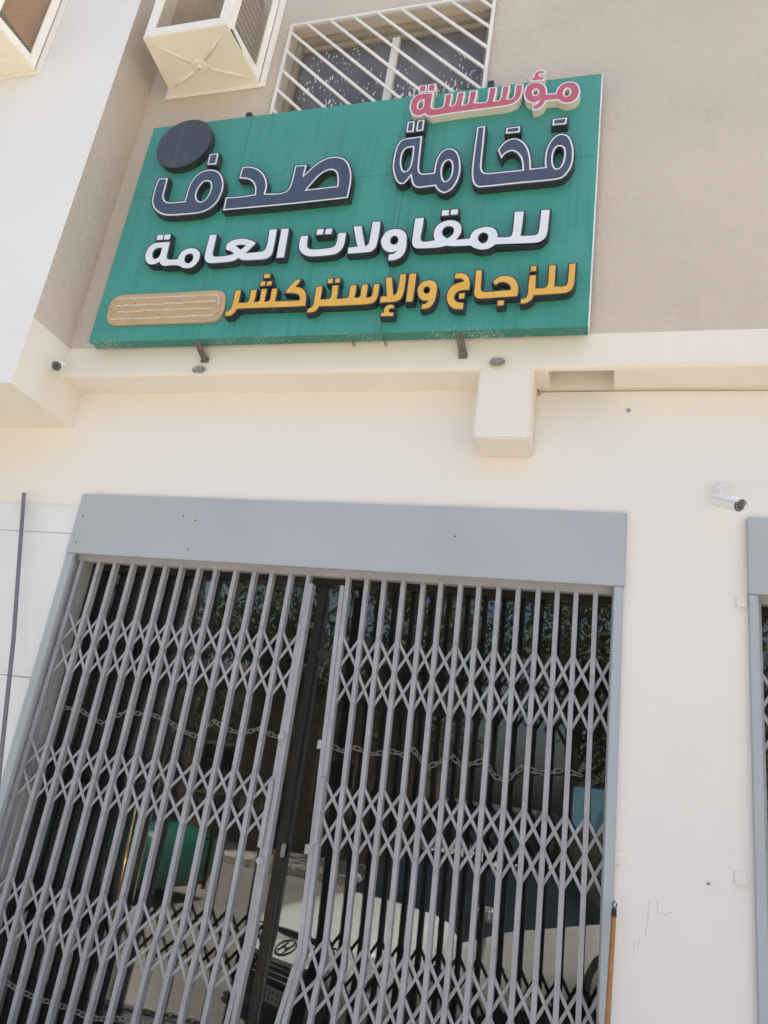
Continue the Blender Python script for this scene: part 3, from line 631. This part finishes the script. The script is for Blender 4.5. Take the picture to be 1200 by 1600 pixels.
    if inner == 'pad':
        u.box(x0 + .09, x1 - .11, yf + .14, yb - .02, z0 + .16, z1 - .02); ob = u.build("casing", 'pad', t, bevel=.01)
        v = MB()
        for k in range(9): v.box(x1 - .1095, x1 - .100, yf + .16, yb - .04, z0 + .18 + k * .06, z0 + .215 + k * .06)
        v.build("vent_slat", 'metal', ob)
        v = MB(); v.box(x0 + .02, x1 - .02, yf + .05, yb - .02, z0 + .002, z0 + .012); v.build("tray", 'dim', t)
    else:
        u.box(x0 + .09, x1 - .06, yf + .08, yb - .02, z0 + .11, z1 - .02); ob = u.build("casing", 'card', t, bevel=.006)
        v = MB(); v.box(x1 - .058, x1 - .052, yf + .10, yb - .05, z0 + .125, z0 + .15); v.build("vent_slat", 'black', ob)
    return t
z_ac = H + 4.755
ac_cage(-3.365, -2.635, BY, 3.275, z_ac, z_ac + .85, "cream air conditioner cover with mesh sides on the taupe wall left of the window", 'pad', "brown")
ac_cage(-5.05, -4.335, FY, 2.905, H + 4.74, H + 5.60, "cream air conditioner cover with an orange panel inside on the white bay", 'card', "orange")
# ================================================================= FOLDING GATES
def picket(parent, xt, xb, kink=0.0, zt=H + 1.10, zb=PAV + .02, w=.024):
    lean = lambda z: xt + (xb - xt) * (zt - z) / (zt - (H - .88))
    zk = H - .80
    pts = [(lean(zt), zt), (lean(zk), zk), (lean(zk) + kink * .35, zk - .15), (lean(zk) + kink, zb)]
    m = MB(); m.strip(pts, w, 4.028, 4.041); m.strip(pts, w, 4.058, 4.070)
    rv = []
    for z in (H + .775, H + .59, H + .40, H + 0, H - .155, H - .325, H - .71, H - .88):
        x = lean(z) if z > zk else lean(z) + kink * .35 * (zk - z) / .15
        m.tube([(x, 4.022, z), (x, 4.0275, z)], .0052, 8)
    return m.build("picket", 'bars', parent)
def lattice(parent, xs, lv, xf):
    """crossing flat strips between neighbouring pickets, two stacked crosses to a band"""
    m = MB(); a, b, c = lv
    for i in range(len(xs) - 1):
        for z0, z1 in ((a, b), (b, c)):
            j = rnd.uniform(-.004, .004)
            m.strip([(xf(i, z0), z0 + j), (xf(i + 1, z1), z1 + j)], .0155, 4.0428, 4.0478)
            m.strip([(xf(i, z1), z1 - j), (xf(i + 1, z0), z0 - j)], .0155, 4.0492, 4.0542)
    return m.build("lattice", 'bars', parent)
BANDS = ((H + .775, H + .590, H + .395), (H + .008, H - .152, H - .325), (H - .71, H - .875, H - 1.04))
def gate(label, x0, x1, leaves, frame_x, zf0=H + 1.13, zf1=H + 1.529):
    t = thing("folding_gate", label, "gate", ((x0 + x1) / 2, WY, PAV), None)
    fx0, fx1 = frame_x
    m = MB(); m.box(fx0, fx1, 3.965, WY - .001, zf0, zf1); fa = m.build("fascia_panel", 'grey', t, bevel=.003)
    m = MB(); m.box(x0, x1, 4.024, 4.072, zf0 - .030, zf0 + .02); m.box(x0, x1, 4.0725, 4.28, zf0 - .004, zf0 + .012); m.build("top_track", 'bars_in', t)
    for s in (0, 1):
        a, b = (fx0, fx0 + (.058 if x0 < 0 else .044)) if s == 0 else (x1 - .034, fx1 - .006)
        m = MB(); m.box(a, b, 3.972, 3.999, PAV, zf0 - .0005)
        a2, b2 = (x0 + .002, x0 + .022) if s == 0 else (x1 - .026, x1 - .002)
        m.box(a2, b2, 3.9995, 4.072, PAV, zf0 - .032); m.build("jamb", 'grey', t, bevel=.003)
    for xs_top, xs_bot, kinks, stile in leaves:
        n = len(xs_top)
        def xf(i, z, xs_top=xs_top, xs_bot=xs_bot, kinks=kinks):
            x = xs_top[i] + (xs_bot[i] - xs_top[i]) * (H + 1.10 - z) / (1.98)
            return x + (kinks[i] * .35 * min(1.6, (H - .80 - z) / .15) if z < H - .80 else 0)
        # the meeting stile is the leaf's own mesh
        i = stile; sg = 1 if stile else -1
        m = MB(); zt, zb = H + 1.05, PAV + .02
        pts = [(xf(i, z), z) for z in (zt, H + .3, H - .3, H - .79)] + [(xf(i, H - .95), H - .95), (xf(i, H - 1.2) + kinks[i] * .4, H - 1.3), (xf(i, H - 1.2) + kinks[i] * .7, zb)]
        p2 = [(x + .025 * sg, z) for x, z in pts]; p2[-1] = (p2[-1][0] + .02 * sg, p2[-1][1]); p2[-2] = (p2[-2][0] + .012 * sg, p2[-2][1])
        pts0 = [(pts[0][0], H + 1.10)] + pts[1:]
        m.strip(pts0, .024, 4.026, 4.070); m.strip(p2, .024, 4.022, 4.072)
        leaf = m.build("gate_leaf", 'bars', t)
        for k in range(n):
            if k != i: picket(leaf, xs_top[k], xs_bot[k], kinks[k])
        for lv in BANDS: lattice(leaf, xs_top, lv, xf)
        leaf['stx'] = 0; del leaf['stx']
    return t, fa
LT = [-3.341, -3.23, -3.105, -2.987, -2.862, -2.743, -2.625, -2.514, -2.400, -2.282, -2.150, -2.032, -1.916, -1.798, -1.683]
WOB = random.Random(3)
LB = [-3.341, -3.265, -3.14, -3.02, -2.895, -2.775, -2.655, -2.54, -2.42, -2.30, -2.165, -2.04, -1.92, -1.795, -1.672]
LK = [0, -.0, -.0, -.0, -.005, -.015, -.03, -.05, -.06, -.06, -.06, -.06, -.05, -.05, -.045]
RT = [-1.444, -1.333, -1.228, -1.118, -1.006, -.905, -.797, -.692, -.587, -.480, -.379, -.279, -.177, -.079, .012]
RB = [-1.362, -1.262, -1.165, -1.062, -.956, -.860, -.758, -.660, -.562, -.460, -.364, -.270, -.172, -.078, .012]
RK = [-.10, -.05, -.03, -.015, -.01] + [0] * 10
for q in (LT, LB, RT, RB):
    for i in range(1, 14): q[i] += WOB.uniform(-.004, .004)
for q in (LT, LB): q[0] = GX0 + .018
for q in (RT, RB): q[-1] = GX1 - .030
fx = (P(128, 775, 3.965).x, P(980, 805, 3.965).x)
gmain, fas = gate("wide grey folding gate with two lattice leaves ajar under the green sign", GX0, GX1, [(LT, LB, LK, 14), (RT, RB, RK, 0)], fx)
m = MB()
for px, py in ((130, 806), (119, 847), (286, 806), (305, 813), (294, 858), (711, 838)):
    p = P(px, py, 3.963); m.tube([(p.x, 3.9635, p.z), (p.x, 3.9655, p.z)], .0055, 8)
m.build("screw", 'black', fas)
m = MB()
for px, py in ((978, 931), (966, 1340)):
    p = P(px, py, 3.99); m.box(p.x - .02, p.x + .026, 3.991, 3.9995, p.z - .026, p.z + .026); m.tube([(p.x + .004, 3.985, p.z), (p.x + .004, 3.9905, p.z)], .008, 8)
m.build("fixing_lug", 'wallw', gmain, bevel=.002)
leafs = [o for o in gmain.children if o.name.startswith("gate_leaf")]
lL, lR = leafs
def xst(L, i, z, T, B): return T[i] + (B[i] - T[i]) * (H + 1.10 - z) / 1.98
m = MB()
x = xst(0, 14, H - .15, LT, LB); m.strip([(xst(0, 14, H - .03, LT, LB) - .006, H - .03), (x - .008, H - .36)], .026, 4.008, 4.0215); m.build("latch_cover", 'bars', lL, bevel=.002)
m = MB(); x = xst(0, 14, H + .19, LT, LB); m.tube([(x + .01, 4.0, H + .195), (x + .01, 4.0215, H + .195)], .018, 12); m.build("lock_eye", 'bars', lL); m = MB(); m.tube([(x + .01, 4.004, H - .42), (x + .01, 4.0215, H - .42)], .02, 12); m.build("lock_eye", 'bars', lL)
m = MB(); x = xst(0, 0, H - .15, RT, RB); m.strip([(xst(0, 0, H + .07, RT, RB) - .002, H + .02), (x + .002, H - .30)], .022, 4.010, 4.0215); m.build("latch_cover", 'bars', lR, bevel=.002)
for z in (H + .18, H - .33): m = MB(); x = xst(0, 0, z, RT, RB) - .045; m.tube([(x, 4.028, z + .022), (x, 4.028, z - .022)], .016, 12); m.box(x - .004, x + .03, 4.025, 4.033, z - .012, z + .012); m.build("lock_eye", 'bars', lR)
RG = [.688 + .112 * k for k in range(24)]
rgt, rfas = gate("grey folding gate cut by the photo's right edge", RX0, RX1, [(RG, RG, [0] * 24, 23)], (.636, 3.45))
m = MB()
for px, py in ((1160, 940), (1158, 1373)):
    p = P(px, py, 3.99); m.box(p.x - .026, p.x + .022, 3.991, 3.9995, p.z - .026, p.z + .026); m.tube([(p.x, 3.985, p.z), (p.x, 3.9905, p.z)], .008, 8)
m.build("fixing_lug", 'wallw', rgt, bevel=.002)
# ================================================================= CHAINS
def chain(name, label, pts, pitch=.033):
    pts = [Vector(p) for p in pts]; path = []
    for i in range(len(pts) - 1):                       # sag between supports
        a, b = pts[i], pts[i + 1]; n = 14
        for k in range(n): u = k / n; path.append(a.lerp(b, u) + Vector((0, 0, -.02 * (b - a).length * 4 * u * (1 - u))))
    path.append(pts[-1])
    m = MB(); d = 0; k = 0; nxt = 0
    for a, b in zip(path, path[1:]):
        L = (b - a).length
        while nxt <= d + L:
            c = a.lerp(b, (nxt - d) / L); t = (b - a).normalized(); yv = Vector((0, 1, 0)); s = t.cross(yv).normalized()
            if k % 2: u = s
            else: u = (yv * .8 + s * .6).normalized()
            ring = []
            for j in range(14):
                an = 2 * math.pi * j / 14; ex = .0145 if math.cos(an) > 0 else -.0145
                ring.append(c + t * (math.cos(an) * .0085 + ex * abs(math.cos(an)) ** .3) + u * math.sin(an) * .0105)
            ring.append(ring[0]); m.tube(ring, .0027, 6, cap=False); k += 1; nxt += pitch
        d += L
    return tag(m.build(name, 'steel', None, smooth=True), label, "chain")
def cpts(l, Y): return [P(a, b, Y) for a, b in l]
chain("chain", "pale steel chain hung in loops behind the gate's left leaf", cpts([(80, 1105), (108, 1106), (130, 1112), (160, 1130), (195, 1112), (237, 1116), (264, 1126), (282, 1140), (305, 1150), (335, 1126), (352, 1138), (380, 1146), (404, 1138), (440, 1154)], 4.09))
chain("chain", "pale steel chain hung in loops behind the gate's right leaf", cpts([(516, 1163), (535, 1174), (555, 1168), (580, 1178), (612, 1174), (632, 1178), (645, 1170), (668, 1198), (706, 1182), (722, 1196), (757, 1188), (772, 1212), (790, 1219), (816, 1198), (848, 1208), (880, 1202), (912, 1213)], 4.09))
chain("chain", "steel chain lying low behind the gate's left leaf near the bottom of the photo", cpts([(12, 1536), (40, 1552), (75, 1565), (110, 1575), (140, 1590), (190, 1592), (240, 1600), (300, 1615)], 4.09))
chain("chain", "steel chain behind the right-hand gate at the photo's edge", cpts([(1187, 1242), (1197, 1255), (1215, 1258), (1240, 1250), (1270, 1262)], 4.09))
# ================================================================= GLASS SHOPFRONT
GY = 4.18
sf = thing("glass_shopfront", "dark glass shopfront with bronze frames behind the folding gate", "shopfront", ((GX0 + GX1) / 2, GY, PAV))
zt = GZ - .055
fr = MB(); xm = (-1.62, -1.545)   # door post in the middle
fr.box(GX0 + .059, GX1 - .001, GY - .02, GY + .03, zt, GZ - .004)
fr.box(GX0 + .059, GX0 + .085, GY - .02, GY + .03, PAV, zt - .001); fr.box(GX1 - .04, GX1 - .001, GY - .02, GY + .03, PAV, zt - .001)
for a in (-1.657,): fr.box(a, a + .048, GY - .018, GY + .028, PAV, zt - .001)
fr.box(-1.608, -1.451, GY - .017, GY + .027, H + .66, H + .70)
fr.box(GX0 + .086, -1.658, GY - .017, GY + .027, PAV + .002, PAV + .10); fr.box(-1.450, GX1 - .041, GY - .017, GY + .027, PAV + .002, PAV + .10)
fr.build("frame", 'bronze', sf, bevel=.003)
for a, b, z0, z1 in ((GX0 + .086, -2.442, PAV + .101, zt - .002), (-2.438, -1.658, PAV + .101, zt - .002), (-1.608, -1.452, PAV + .01, H + .659), (-1.608, -1.452, H + .701, zt - .002), (-1.448, GX1 - .041, PAV + .101, zt - .002)):
    m = MB(); m.box(a, b, GY, GY + .008, z0, z1); m.build("pane", 'pane', sf)
def handle(p0, p1, r=.012):
    m = MB(); a, b = Vector(p0), Vector(p1); m.tube([a, b], r, 12)
    for q in (a.lerp(b, .12), a.lerp(b, .88)): m.tube([q, (q.x, GY - .001, q.z)], .007, 8)
    m.build("handle", 'brass', sf, smooth=True)
for (ax, ay), (bx, by) in (((216, 1245), (183, 1440)), ((319, 1300), (305, 1392))):
    a = P(ax, ay, GY - .05); b = P(bx, by, GY - .05); handle((a.x, GY - .05, a.z), (a.x * .5 + b.x * .5, GY - .05, b.z))
pl = P(444, 1328, GY - .01); m = MB(); m.box(pl.x - .012, pl.x + .012, GY - .03, GY - .019, pl.z - .035, pl.z + .03); m.build("keyhole_plate", 'metal', sf, bevel=.003)
for q in (((165, 1210), (178, 1212), (158, 1258), (144, 1258)), ((378, 1245), (405, 1248), (386, 1266), (370, 1262))):
    c = [P(a, b, GY + .012) for a, b in q]; m = MB(); x0, x1 = sum(p.x for p in (c[0], c[3])) / 2, sum(p.x for p in (c[1], c[2])) / 2
    z1, z0 = (c[0].z + c[1].z) / 2, (c[2].z + c[3].z) / 2
    m.box(x0, x1, GY + .0085, GY + .0095, z0, z1); tag(m.build("paper_notice", 'paper'), "pale blank paper on the glass behind the left leaf, " + ("tall narrow one farther left" if q[0][0] == 165 else "small one beside the gate's opening"), "notice")
# right shopfront
sr = thing("glass_shopfront", "dark glass shopfront behind the gate at the photo's right edge", "shopfront", (2, GY, PAV))
m = MB(); m.box(RX0 + .001, RX0 + .04, GY - .02, GY + .03, PAV, GZ - .056); m.box(RX1 - .04, RX1 - .001, GY - .02, GY + .03, PAV, GZ - .056); m.box(RX0 + .001, RX1 - .001, GY - .02, GY + .03, GZ - .055, GZ - .004); m.build("frame", 'bronze', sr, bevel=.003)
m = MB(); m.box(RX0 + .041, RX1 - .041, GY, GY + .008, PAV + .01, GZ - .057); m.build("pane", 'pane', sr)
# ================================================================= SMALL THINGS ON THE WALL
def cctv(label, base, tip, wallp, r):
    base, tip, wallp = Vector(base), Vector(tip), Vector(wallp); d = (tip - base).normalized()
    t = thing("security_camera", label, "security camera", wallp)
    m = MB(); q = base.lerp(tip, .35)
    w = (q - wallp); m.tube([wallp, wallp + w * .15], [r * 1.05, r * .9], 16); m.tube([wallp + w * .151, q], r * .35, 10); m.build("mount", 'camw', t)
    m = MB(); m.tube([base, base + d * .008, base + d * .03, tip - d * .012, tip - d * .004], [r * .75, r * .93, r, r, r * .97], 20); m.build("housing", 'camw', t)
    m = MB(); m.tube([tip - d * .0035, tip], [r * .93, r * .9], 20); fc = m.build("lens_plate", 'black', t)
    u = Vector((0, 0, 1)); u = (u - d * u.dot(d)).normalized(); v = d.cross(u); m = MB()
    for k in range(10):
        a = 2 * math.pi * k / 10; c = tip + (u * math.cos(a) + v * math.sin(a)) * r * .66; m.tube([c, c + d * .0015], r * .12, 8)
    m.build("infrared_led", 'metal', fc)
    m = MB(); m.tube([tip, tip + d * .002], r * .34, 14); m.build("lens", 'carglass', fc)
    # visor
    m = MB(); n = 10; vs = []
    for s_ in (base + d * .03, tip + d * .012):
        for rr in (r * 1.06, r * 1.14):
            for k in range(n + 1):
                a = -1.25 + 2.5 * k / n; vs.append(s_ + (u * math.cos(a) + v * math.sin(a)) * rr)
    N = n + 1; fs = []
    for k in range(n):
        fs += [(k, k + 1, 2 * N + k + 1, 2 * N + k), (N + k, 3 * N + k, 3 * N + k + 1, N + k + 1), (k, N + k, N + k + 1, k + 1), (2 * N + k, 2 * N + k + 1, 3 * N + k + 1, 3 * N + k)]
    fs += [(0, 2 * N, 3 * N, N), (n, N + n, 3 * N + n, 2 * N + n)]
    m.add(vs, fs); m.build("visor", 'camw', t)
    return t
b0 = P(72, 577, 3.68); wp = (BX + .001, 3.66, b0.z + .02); cctv("small white security camera with dark lens on the bay's cream side at left", (BX + .045, 3.70, b0.z + .03), (BX + .115, 3.575, b0.z - .045), wp, .032)
wp = P(1125, 764, WY - .001); cctv("white security camera on the pale wall between the two gates", P(1112, 780, 3.90), P(1156, 790, 3.76), wp, .032)
# leaning pipe on the left
a, b, c = P(37.5, 771, 3.95), P(21, 1000, 3.86), P(4, 1160, 3.80)
e = c + (c - b) * ((PAV - c.z) / (c.z - b.z))
m = MB(); m.tube([a, a.lerp(b, .5), b, c, c.lerp(e, .5), e], .0125, 12); tag(m.build("pipe", 'pipe', None, smooth=False), "thin dark grey pipe leaning on the white cladding left of the gate", "pipe")
# wooden handle on the right
a, b = P(959.5, 1424, 3.93), P(949, 1600, 3.86); e = a + (b - a) * ((PAV - a.z) / (b.z - a.z))
br = thing("broom_handle", "orange wooden pole with a black hook leaning beside the gate's right jamb", "pole", e)
m = MB(); m.tube([a, a.lerp(e, .5), e], [.0105, .0118, .0125], 12); m.build("pole", 'wood', br, smooth=True)
m = MB(); d = (a - e).normalized(); m.tube([a - d * .02, a + d * .012], [.0125, .0105], 12); top = a + d * .012
m.tube([top, top + Vector((-.008, 0, .014)), top + Vector((.0, 0, .030)), top + Vector((.010, 0, .018)), top + Vector((.006, 0, .002))], .0032, 8); m.build("hanging_loop", 'black', br)
# ================================================================= STREET SIDE (seen in the glass)
def loft(stations, ring):
    vs = []; 
    for st in stations: vs += ring(*st)
    n = len(ring(*stations[0])); return vs, n
def sedan(name, label, loc, rot, paint, S, group=None, white=True, k=1.0):
    t = thing(name, label, "car", (0, 0, 0), group)
    def ring(x, zb, zs, hw, zte, tw, ztc):
        h = [(0, zb), (hw * .86, zb), (hw * .97, zb + .10), (hw, (zb + zs) / 2), (hw * .985, zs), (tw + (hw - tw) * .05, zte), (tw * .75, zte + (ztc - zte) * .72), (0, ztc)]
        r = [(x, y, z) for y, z in h] + [(x, -y, z) for y, z in h[-2:0:-1]]
        return r
    vs, n = loft(S, ring)
    NS = len(S); body = MB(); ws = MB(); sides = [MB(), MB()]; rear = MB()
    cab0, roof0, roof1, cab1 = 5, 6, 8, 9
    for i in range(NS - 1):
        for j in range(n):
            f = [vs[i * n + j], vs[i * n + (j + 1) % n], vs[(i + 1) * n + (j + 1) % n], vs[(i + 1) * n + j]]
            tgt = body
            top = j in (5, 6, 7, 8)
            if i == cab0 and top: tgt = ws
            elif i == roof1 and top: tgt = rear
            elif cab0 <= i <= roof1 and j in (4, 9): tgt = sides[0 if j == 4 else 1]
            tgt.quad(*f)
    body.add([vs[j] for j in range(n)], [tuple(range(n))]); body.add([vs[(NS - 1) * n + j] for j in range(n)], [tuple(range(n))])
    def weld(mb, nm, mm):
        o = mb.build(nm, mm, t, smooth=True); bm = bmesh.new(); bm.from_mesh(o.data); bmesh.ops.remove_doubles(bm, verts=bm.verts, dist=.001); bmesh.ops.recalc_face_normals(bm, faces=bm.faces); bm.to_mesh(o.data); bm.free(); return o
    weld(body, "body", paint); weld(ws, "windscreen", 'carglass'); weld(rear, "rear_window", 'carglass')
    for s_ in sides: weld(s_, "side_window", 'carglass')
    # bonnet gap, nose panel, grille, plate
    m = MB()
    for q in range(8):
        y0, y1 = -.60 + q * .15, -.45 + q * .15; f = lambda y: .012 + abs(y) ** 2 * .14; z = lambda y: (.682 - abs(y) ** 2 * .06) * k
        m.hexa([(f(y0), y0, z(y0)), (f(y1), y1, z(y1)), (f(y1), y1, z(y1) + .035), (f(y0), y0, z(y0) + .035), (f(y0) + .11, y0, z(y0)), (f(y1) + .11, y1, z(y1)), (f(y1) + .11, y1, z(y1) + .035), (f(y0) + .11, y0, z(y0) + .035)])
    m.build("bonnet_gap", 'black', t)
    m = MB(); m.box(-.115, .06, -.47, .47, .33 * k, .530 * k); gr = m.build("grille", 'black', t, bevel=.02)
    m = MB()
    for q in range(4): m.box(-.120, -.1145, -.42, .42, (.37 + q * .045) * k, (.378 + q * .045) * k)
    m.build("grille_bar", 'chrome', gr)
    sl = lambda q, y, o=0.0: (-.155 + q * .20 - o * .55 + y * y * .30, y, (.535 + q * .135) * k + o * .83)     # q up the slope, o proud of it
    m = MB()
    for q in range(6):
        y0, y1 = -.48 + q * .16, -.32 + q * .16
        m.hexa([sl(0, y0), sl(0, y1), sl(1, y1), sl(1, y0), sl(0, y0, -.05), sl(0, y1, -.05), sl(1, y1, -.05), sl(1, y0, -.05)])
    bar = m.build("nose_panel", paint, t)
    m = MB(); m.tube([sl(.5 + .36 * math.sin(a * math.pi / 12), .10 * math.cos(a * math.pi / 12), .006) for a in range(25)], .008, 6)
    for (y0, z0), (y1, z1) in (((-.048, -.22), (-.028, .24)), ((.028, -.24), (.048, .22)), ((-.036, .03), (.036, -.03))): m.tube([sl(.5 + z0, y0, .006), sl(.5 + z1, y1, .006)], .009, 6)
    m.build("emblem", 'dark', bar)
    m = MB(); m.box(-.135, -.120, -.17, .17, .20 * k, .315 * k); pt = m.build("number_plate", 'plate', t, bevel=.002)
    m = MB()
    for r_, z in ((0, .265), (1, .215)):
        for q in range(6):
            y = -.125 + q * .05; m.box(-.1365, -.1352, y - .012, y + .006, z * k, (z + .032) * k)
            m.box(-.1365, -.1352, y + .0065, y + .014, (z + (.02 if q % 2 else 0)) * k, (z + (.032 if q % 2 else .012)) * k)
    m.build("plate_character", 'black', pt)
    m = MB(); m.box(-.11, .05, -.55, .55, .17 * k, .325 * k); m.build("bumper_vent", 'black', t, bevel=.01)
    for s_ in (1, -1):
        m = MB(); m.hexa([(-.060, .49 * s_, .55 * k), (.13, .868 * s_, .57 * k), (.22, .880 * s_, .71 * k), (-.02, .49 * s_, .665 * k), (.08, .46 * s_, .55 * k), (.26, .80 * s_, .57 * k), (.34, .81 * s_, .70 * k), (.10, .46 * s_, .655 * k)]); m.build("headlight", 'lens', t, bevel=.012)
        m = MB(); m.box(1.42, 1.52, .88 * s_ - .10, .88 * s_ + .10, .97 * k, 1.09 * k); m.build("wing_mirror", paint, t, bevel=.03)
        for x in (.82, S[-1][0] - .95):
            w = MB(); w.tube([(x, s_ * .66, .32), (x, s_ * .885, .32)], .32, 28); wh = w.build("wheel", 'tyre', t, bevel=.015)
            w = MB(); w.tube([(x, s_ * .884, .32), (x, s_ * .892, .32)], [.21, .19], 24); w.build("rim", 'metal', wh)
    t.location = loc; t.rotation_euler = (0, 0, rot)
    return t
SED = [(-.03, .26, .46, .66, .56, .55, .58), (.02, .20, .50, .76, .66, .62, .68), (.12, .18, .56, .82, .73, .66, .75), (.40, .18, .66, .86, .80, .70, .84), (.80, .18, .74, .875, .87, .70, .91), (1.18, .18, .80, .88, .93, .68, .97),
       (1.92, .18, .88, .88, 1.39, .56, 1.43), (2.6, .18, .90, .88, 1.43, .57, 1.47), (3.3, .18, .92, .87, 1.37, .55, 1.41), (3.85, .18, .93, .86, 1.02, .66, 1.05), (4.35, .22, .86, .82, .96, .62, .98), (4.47, .28, .74, .74, .80, .5, .82)]
# parked nose-in beside the photographer; car +x points rearwards from its nose
sedan("parked_car", "white saloon car parked facing the shop, mirrored in the glass behind the gate", (-2.49, 1.38, 0), R_(-60), 'carw', SED)
sedan("parked_car", "green saloon car parked side-on behind the white one, dimly mirrored in the left leaf's glass", (-10.3, -3.3, 0), R_(4), 'cargreen', SED)
VAN = [(-.03, .35, .6, .70, .75, .6, .78), (.02, .30, .66, .80, .95, .66, .98), (.12, .28, .75, .86, 1.05, .7, 1.08), (.40, .28, .85, .88, 1.12, .72, 1.15), (.70, .28, .95, .89, 1.18, .72, 1.22), (.95, .28, 1.05, .9, 1.24, .72, 1.28),
       (1.55, .28, 1.15, .9, 1.86, .68, 1.92), (2.6, .28, 1.18, .9, 1.9, .68, 1.96), (3.9, .28, 1.18, .9, 1.9, .68, 1.95), (4.35, .28, 1.15, .89, 1.3, .75, 1.33), (4.45, .3, 1.0, .86, 1.1, .7, 1.12), (4.5, .4, .8, .8, .9, .6, .92)]
sedan("parked_car", "dark grey van-like car across the street, dimly mirrored right of the gate's opening", (-2.9, -6.4, 0), R_(-78), 'cargrey', VAN, k=1.45)
# brick boundary building across the street
m = MB(); m.box(-24, -4.5, -15.2, -12.6, 0, 4.6); 
bb_ = thing("brick_building", "tan brick building across the street, dimly mirrored in the shop glass", "building", (-14, -14, 0))
m.build("wall", 'brick', bb_); m = MB(); m.box(-24.1, -4.4, -15.3, -12.5, 4.601, 4.75); m.build("roof", 'kerb', bb_)
for x in (-21, -17.5, -14, -10.5, -7):
    m = MB(); m.box(x - .6, x + .6, -12.599, -12.57, 1.2, 2.6); w_ = m.build("window", 'frame', bb_); m = MB(); m.box(x - .52, x + .52, -12.5695, -12.56, 1.28, 2.52); m.build("pane", 'carglass', w_)
bo = thing("street_board", "small pale blue board on a post across the street, dimly mirrored at the right of the glass", "board", (-.3, -8.9, .15))
m = MB(); m.box(-.62, .02, -8.9, -8.87, 1.72, 2.55); m.build("panel", 'blue', bo, bevel=.005); m = MB(); m.tube([(-.3, -8.93, .15), (-.3, -8.93, 2.5)], .03, 10); m.build("post", 'metal', bo)
# low boundary wall on the right
m = MB(); m.box(-4.0, 26, -13.0, -12.8, 0, 2.0); tag(m.build("boundary_wall", 'pave'), "pale boundary wall across the street, dimly mirrored in the shop glass", "wall")
def tree(loc, h, r, lm, seed, label, group):
    q = random.Random(seed); t = thing("street_tree", label, "tree", loc, group); x, y, z = loc
    tr = MB(); base = Vector((x, y, z)); top = Vector((x + q.uniform(-.3, .3), y + q.uniform(-.3, .3), z + h * .55))
    tr.tube([base, base.lerp(top, .4) + Vector((q.uniform(-.1, .1), 0, 0)), top], [.17, .13, .07], 8)
    ends = []
    for k in range(11):
        s = base.lerp(top, q.uniform(.38, 1)); a = q.uniform(0, 6.28); e = s + Vector((math.cos(a) * r * q.uniform(.4, .8), math.sin(a) * r * q.uniform(.4, .8), q.uniform(.02, .42) * h)); mid = s.lerp(e, .5) + Vector((0, 0, .2))
        tr.tube([s, mid, e], [.055, .035, .012], 6); ends += [e, mid]
    tr.build("trunk", 'bark', t)
    lv = MB(); cl = [(e + Vector((q.uniform(-.5, .5), q.uniform(-.5, .5), q.uniform(-.4, .5))), q.uniform(.45, .95)) for e in ends for _ in range(4)]
    for c, cr in cl:
        for k in range(62):
            d = Vector((q.gauss(0, 1), q.gauss(0, 1), q.gauss(0, .8))); d.normalize(); p = c + d * cr * q.random() ** .5
            u = Vector((q.uniform(-1, 1), q.uniform(-1, 1), q.uniform(-1, 1))).normalized(); v = u.cross(Vector((q.uniform(-1, 1), q.uniform(-1, 1), 1))).normalized(); s = q.uniform(.06, .125)
            lv.quad(p - u * s, p + v * s * .5, p + u * s, p - v * s * .5)
    lv.build("crown", lm, t)
    return t
SPOTS = ((-17, -10.5, 8.6, 3.0), (-12.2, -10.2, 9.2, 3.2), (-8.2, -10.6, 8.8, 3.0), (-4.6, -10.1, 9.4, 3.1), (-1.0, -10.8, 8.8, 3.0), (2.4, -10.3, 9.0, 3.1), (6.4, -10.6, 8.4, 3.0),
         (-20, -17.5, 12.5, 4.4), (-15, -18.0, 13.5, 4.6), (-10, -17.2, 13.0, 4.5), (-5.5, -17.8, 13.6, 4.6), (-1.0, -17.4, 13.0, 4.4), (3.5, -18.0, 13.4, 4.5), (8.0, -17.5, 12.6, 4.3))
for k, (x, y, h, r) in enumerate(SPOTS):
    far = k > 6
    tree((x, y, .15 if not far else 0), h, r, 'leaf2' if k % 2 else 'leaf', 11 + k, "tall leafy tree in the far row across the street, dimly mirrored in the shop glass" if far else "leafy street tree by the far pavement, dimly mirrored in the shop glass",
         "far row of trees mirrored in the shop glass" if far else "street trees mirrored in the shop glass")
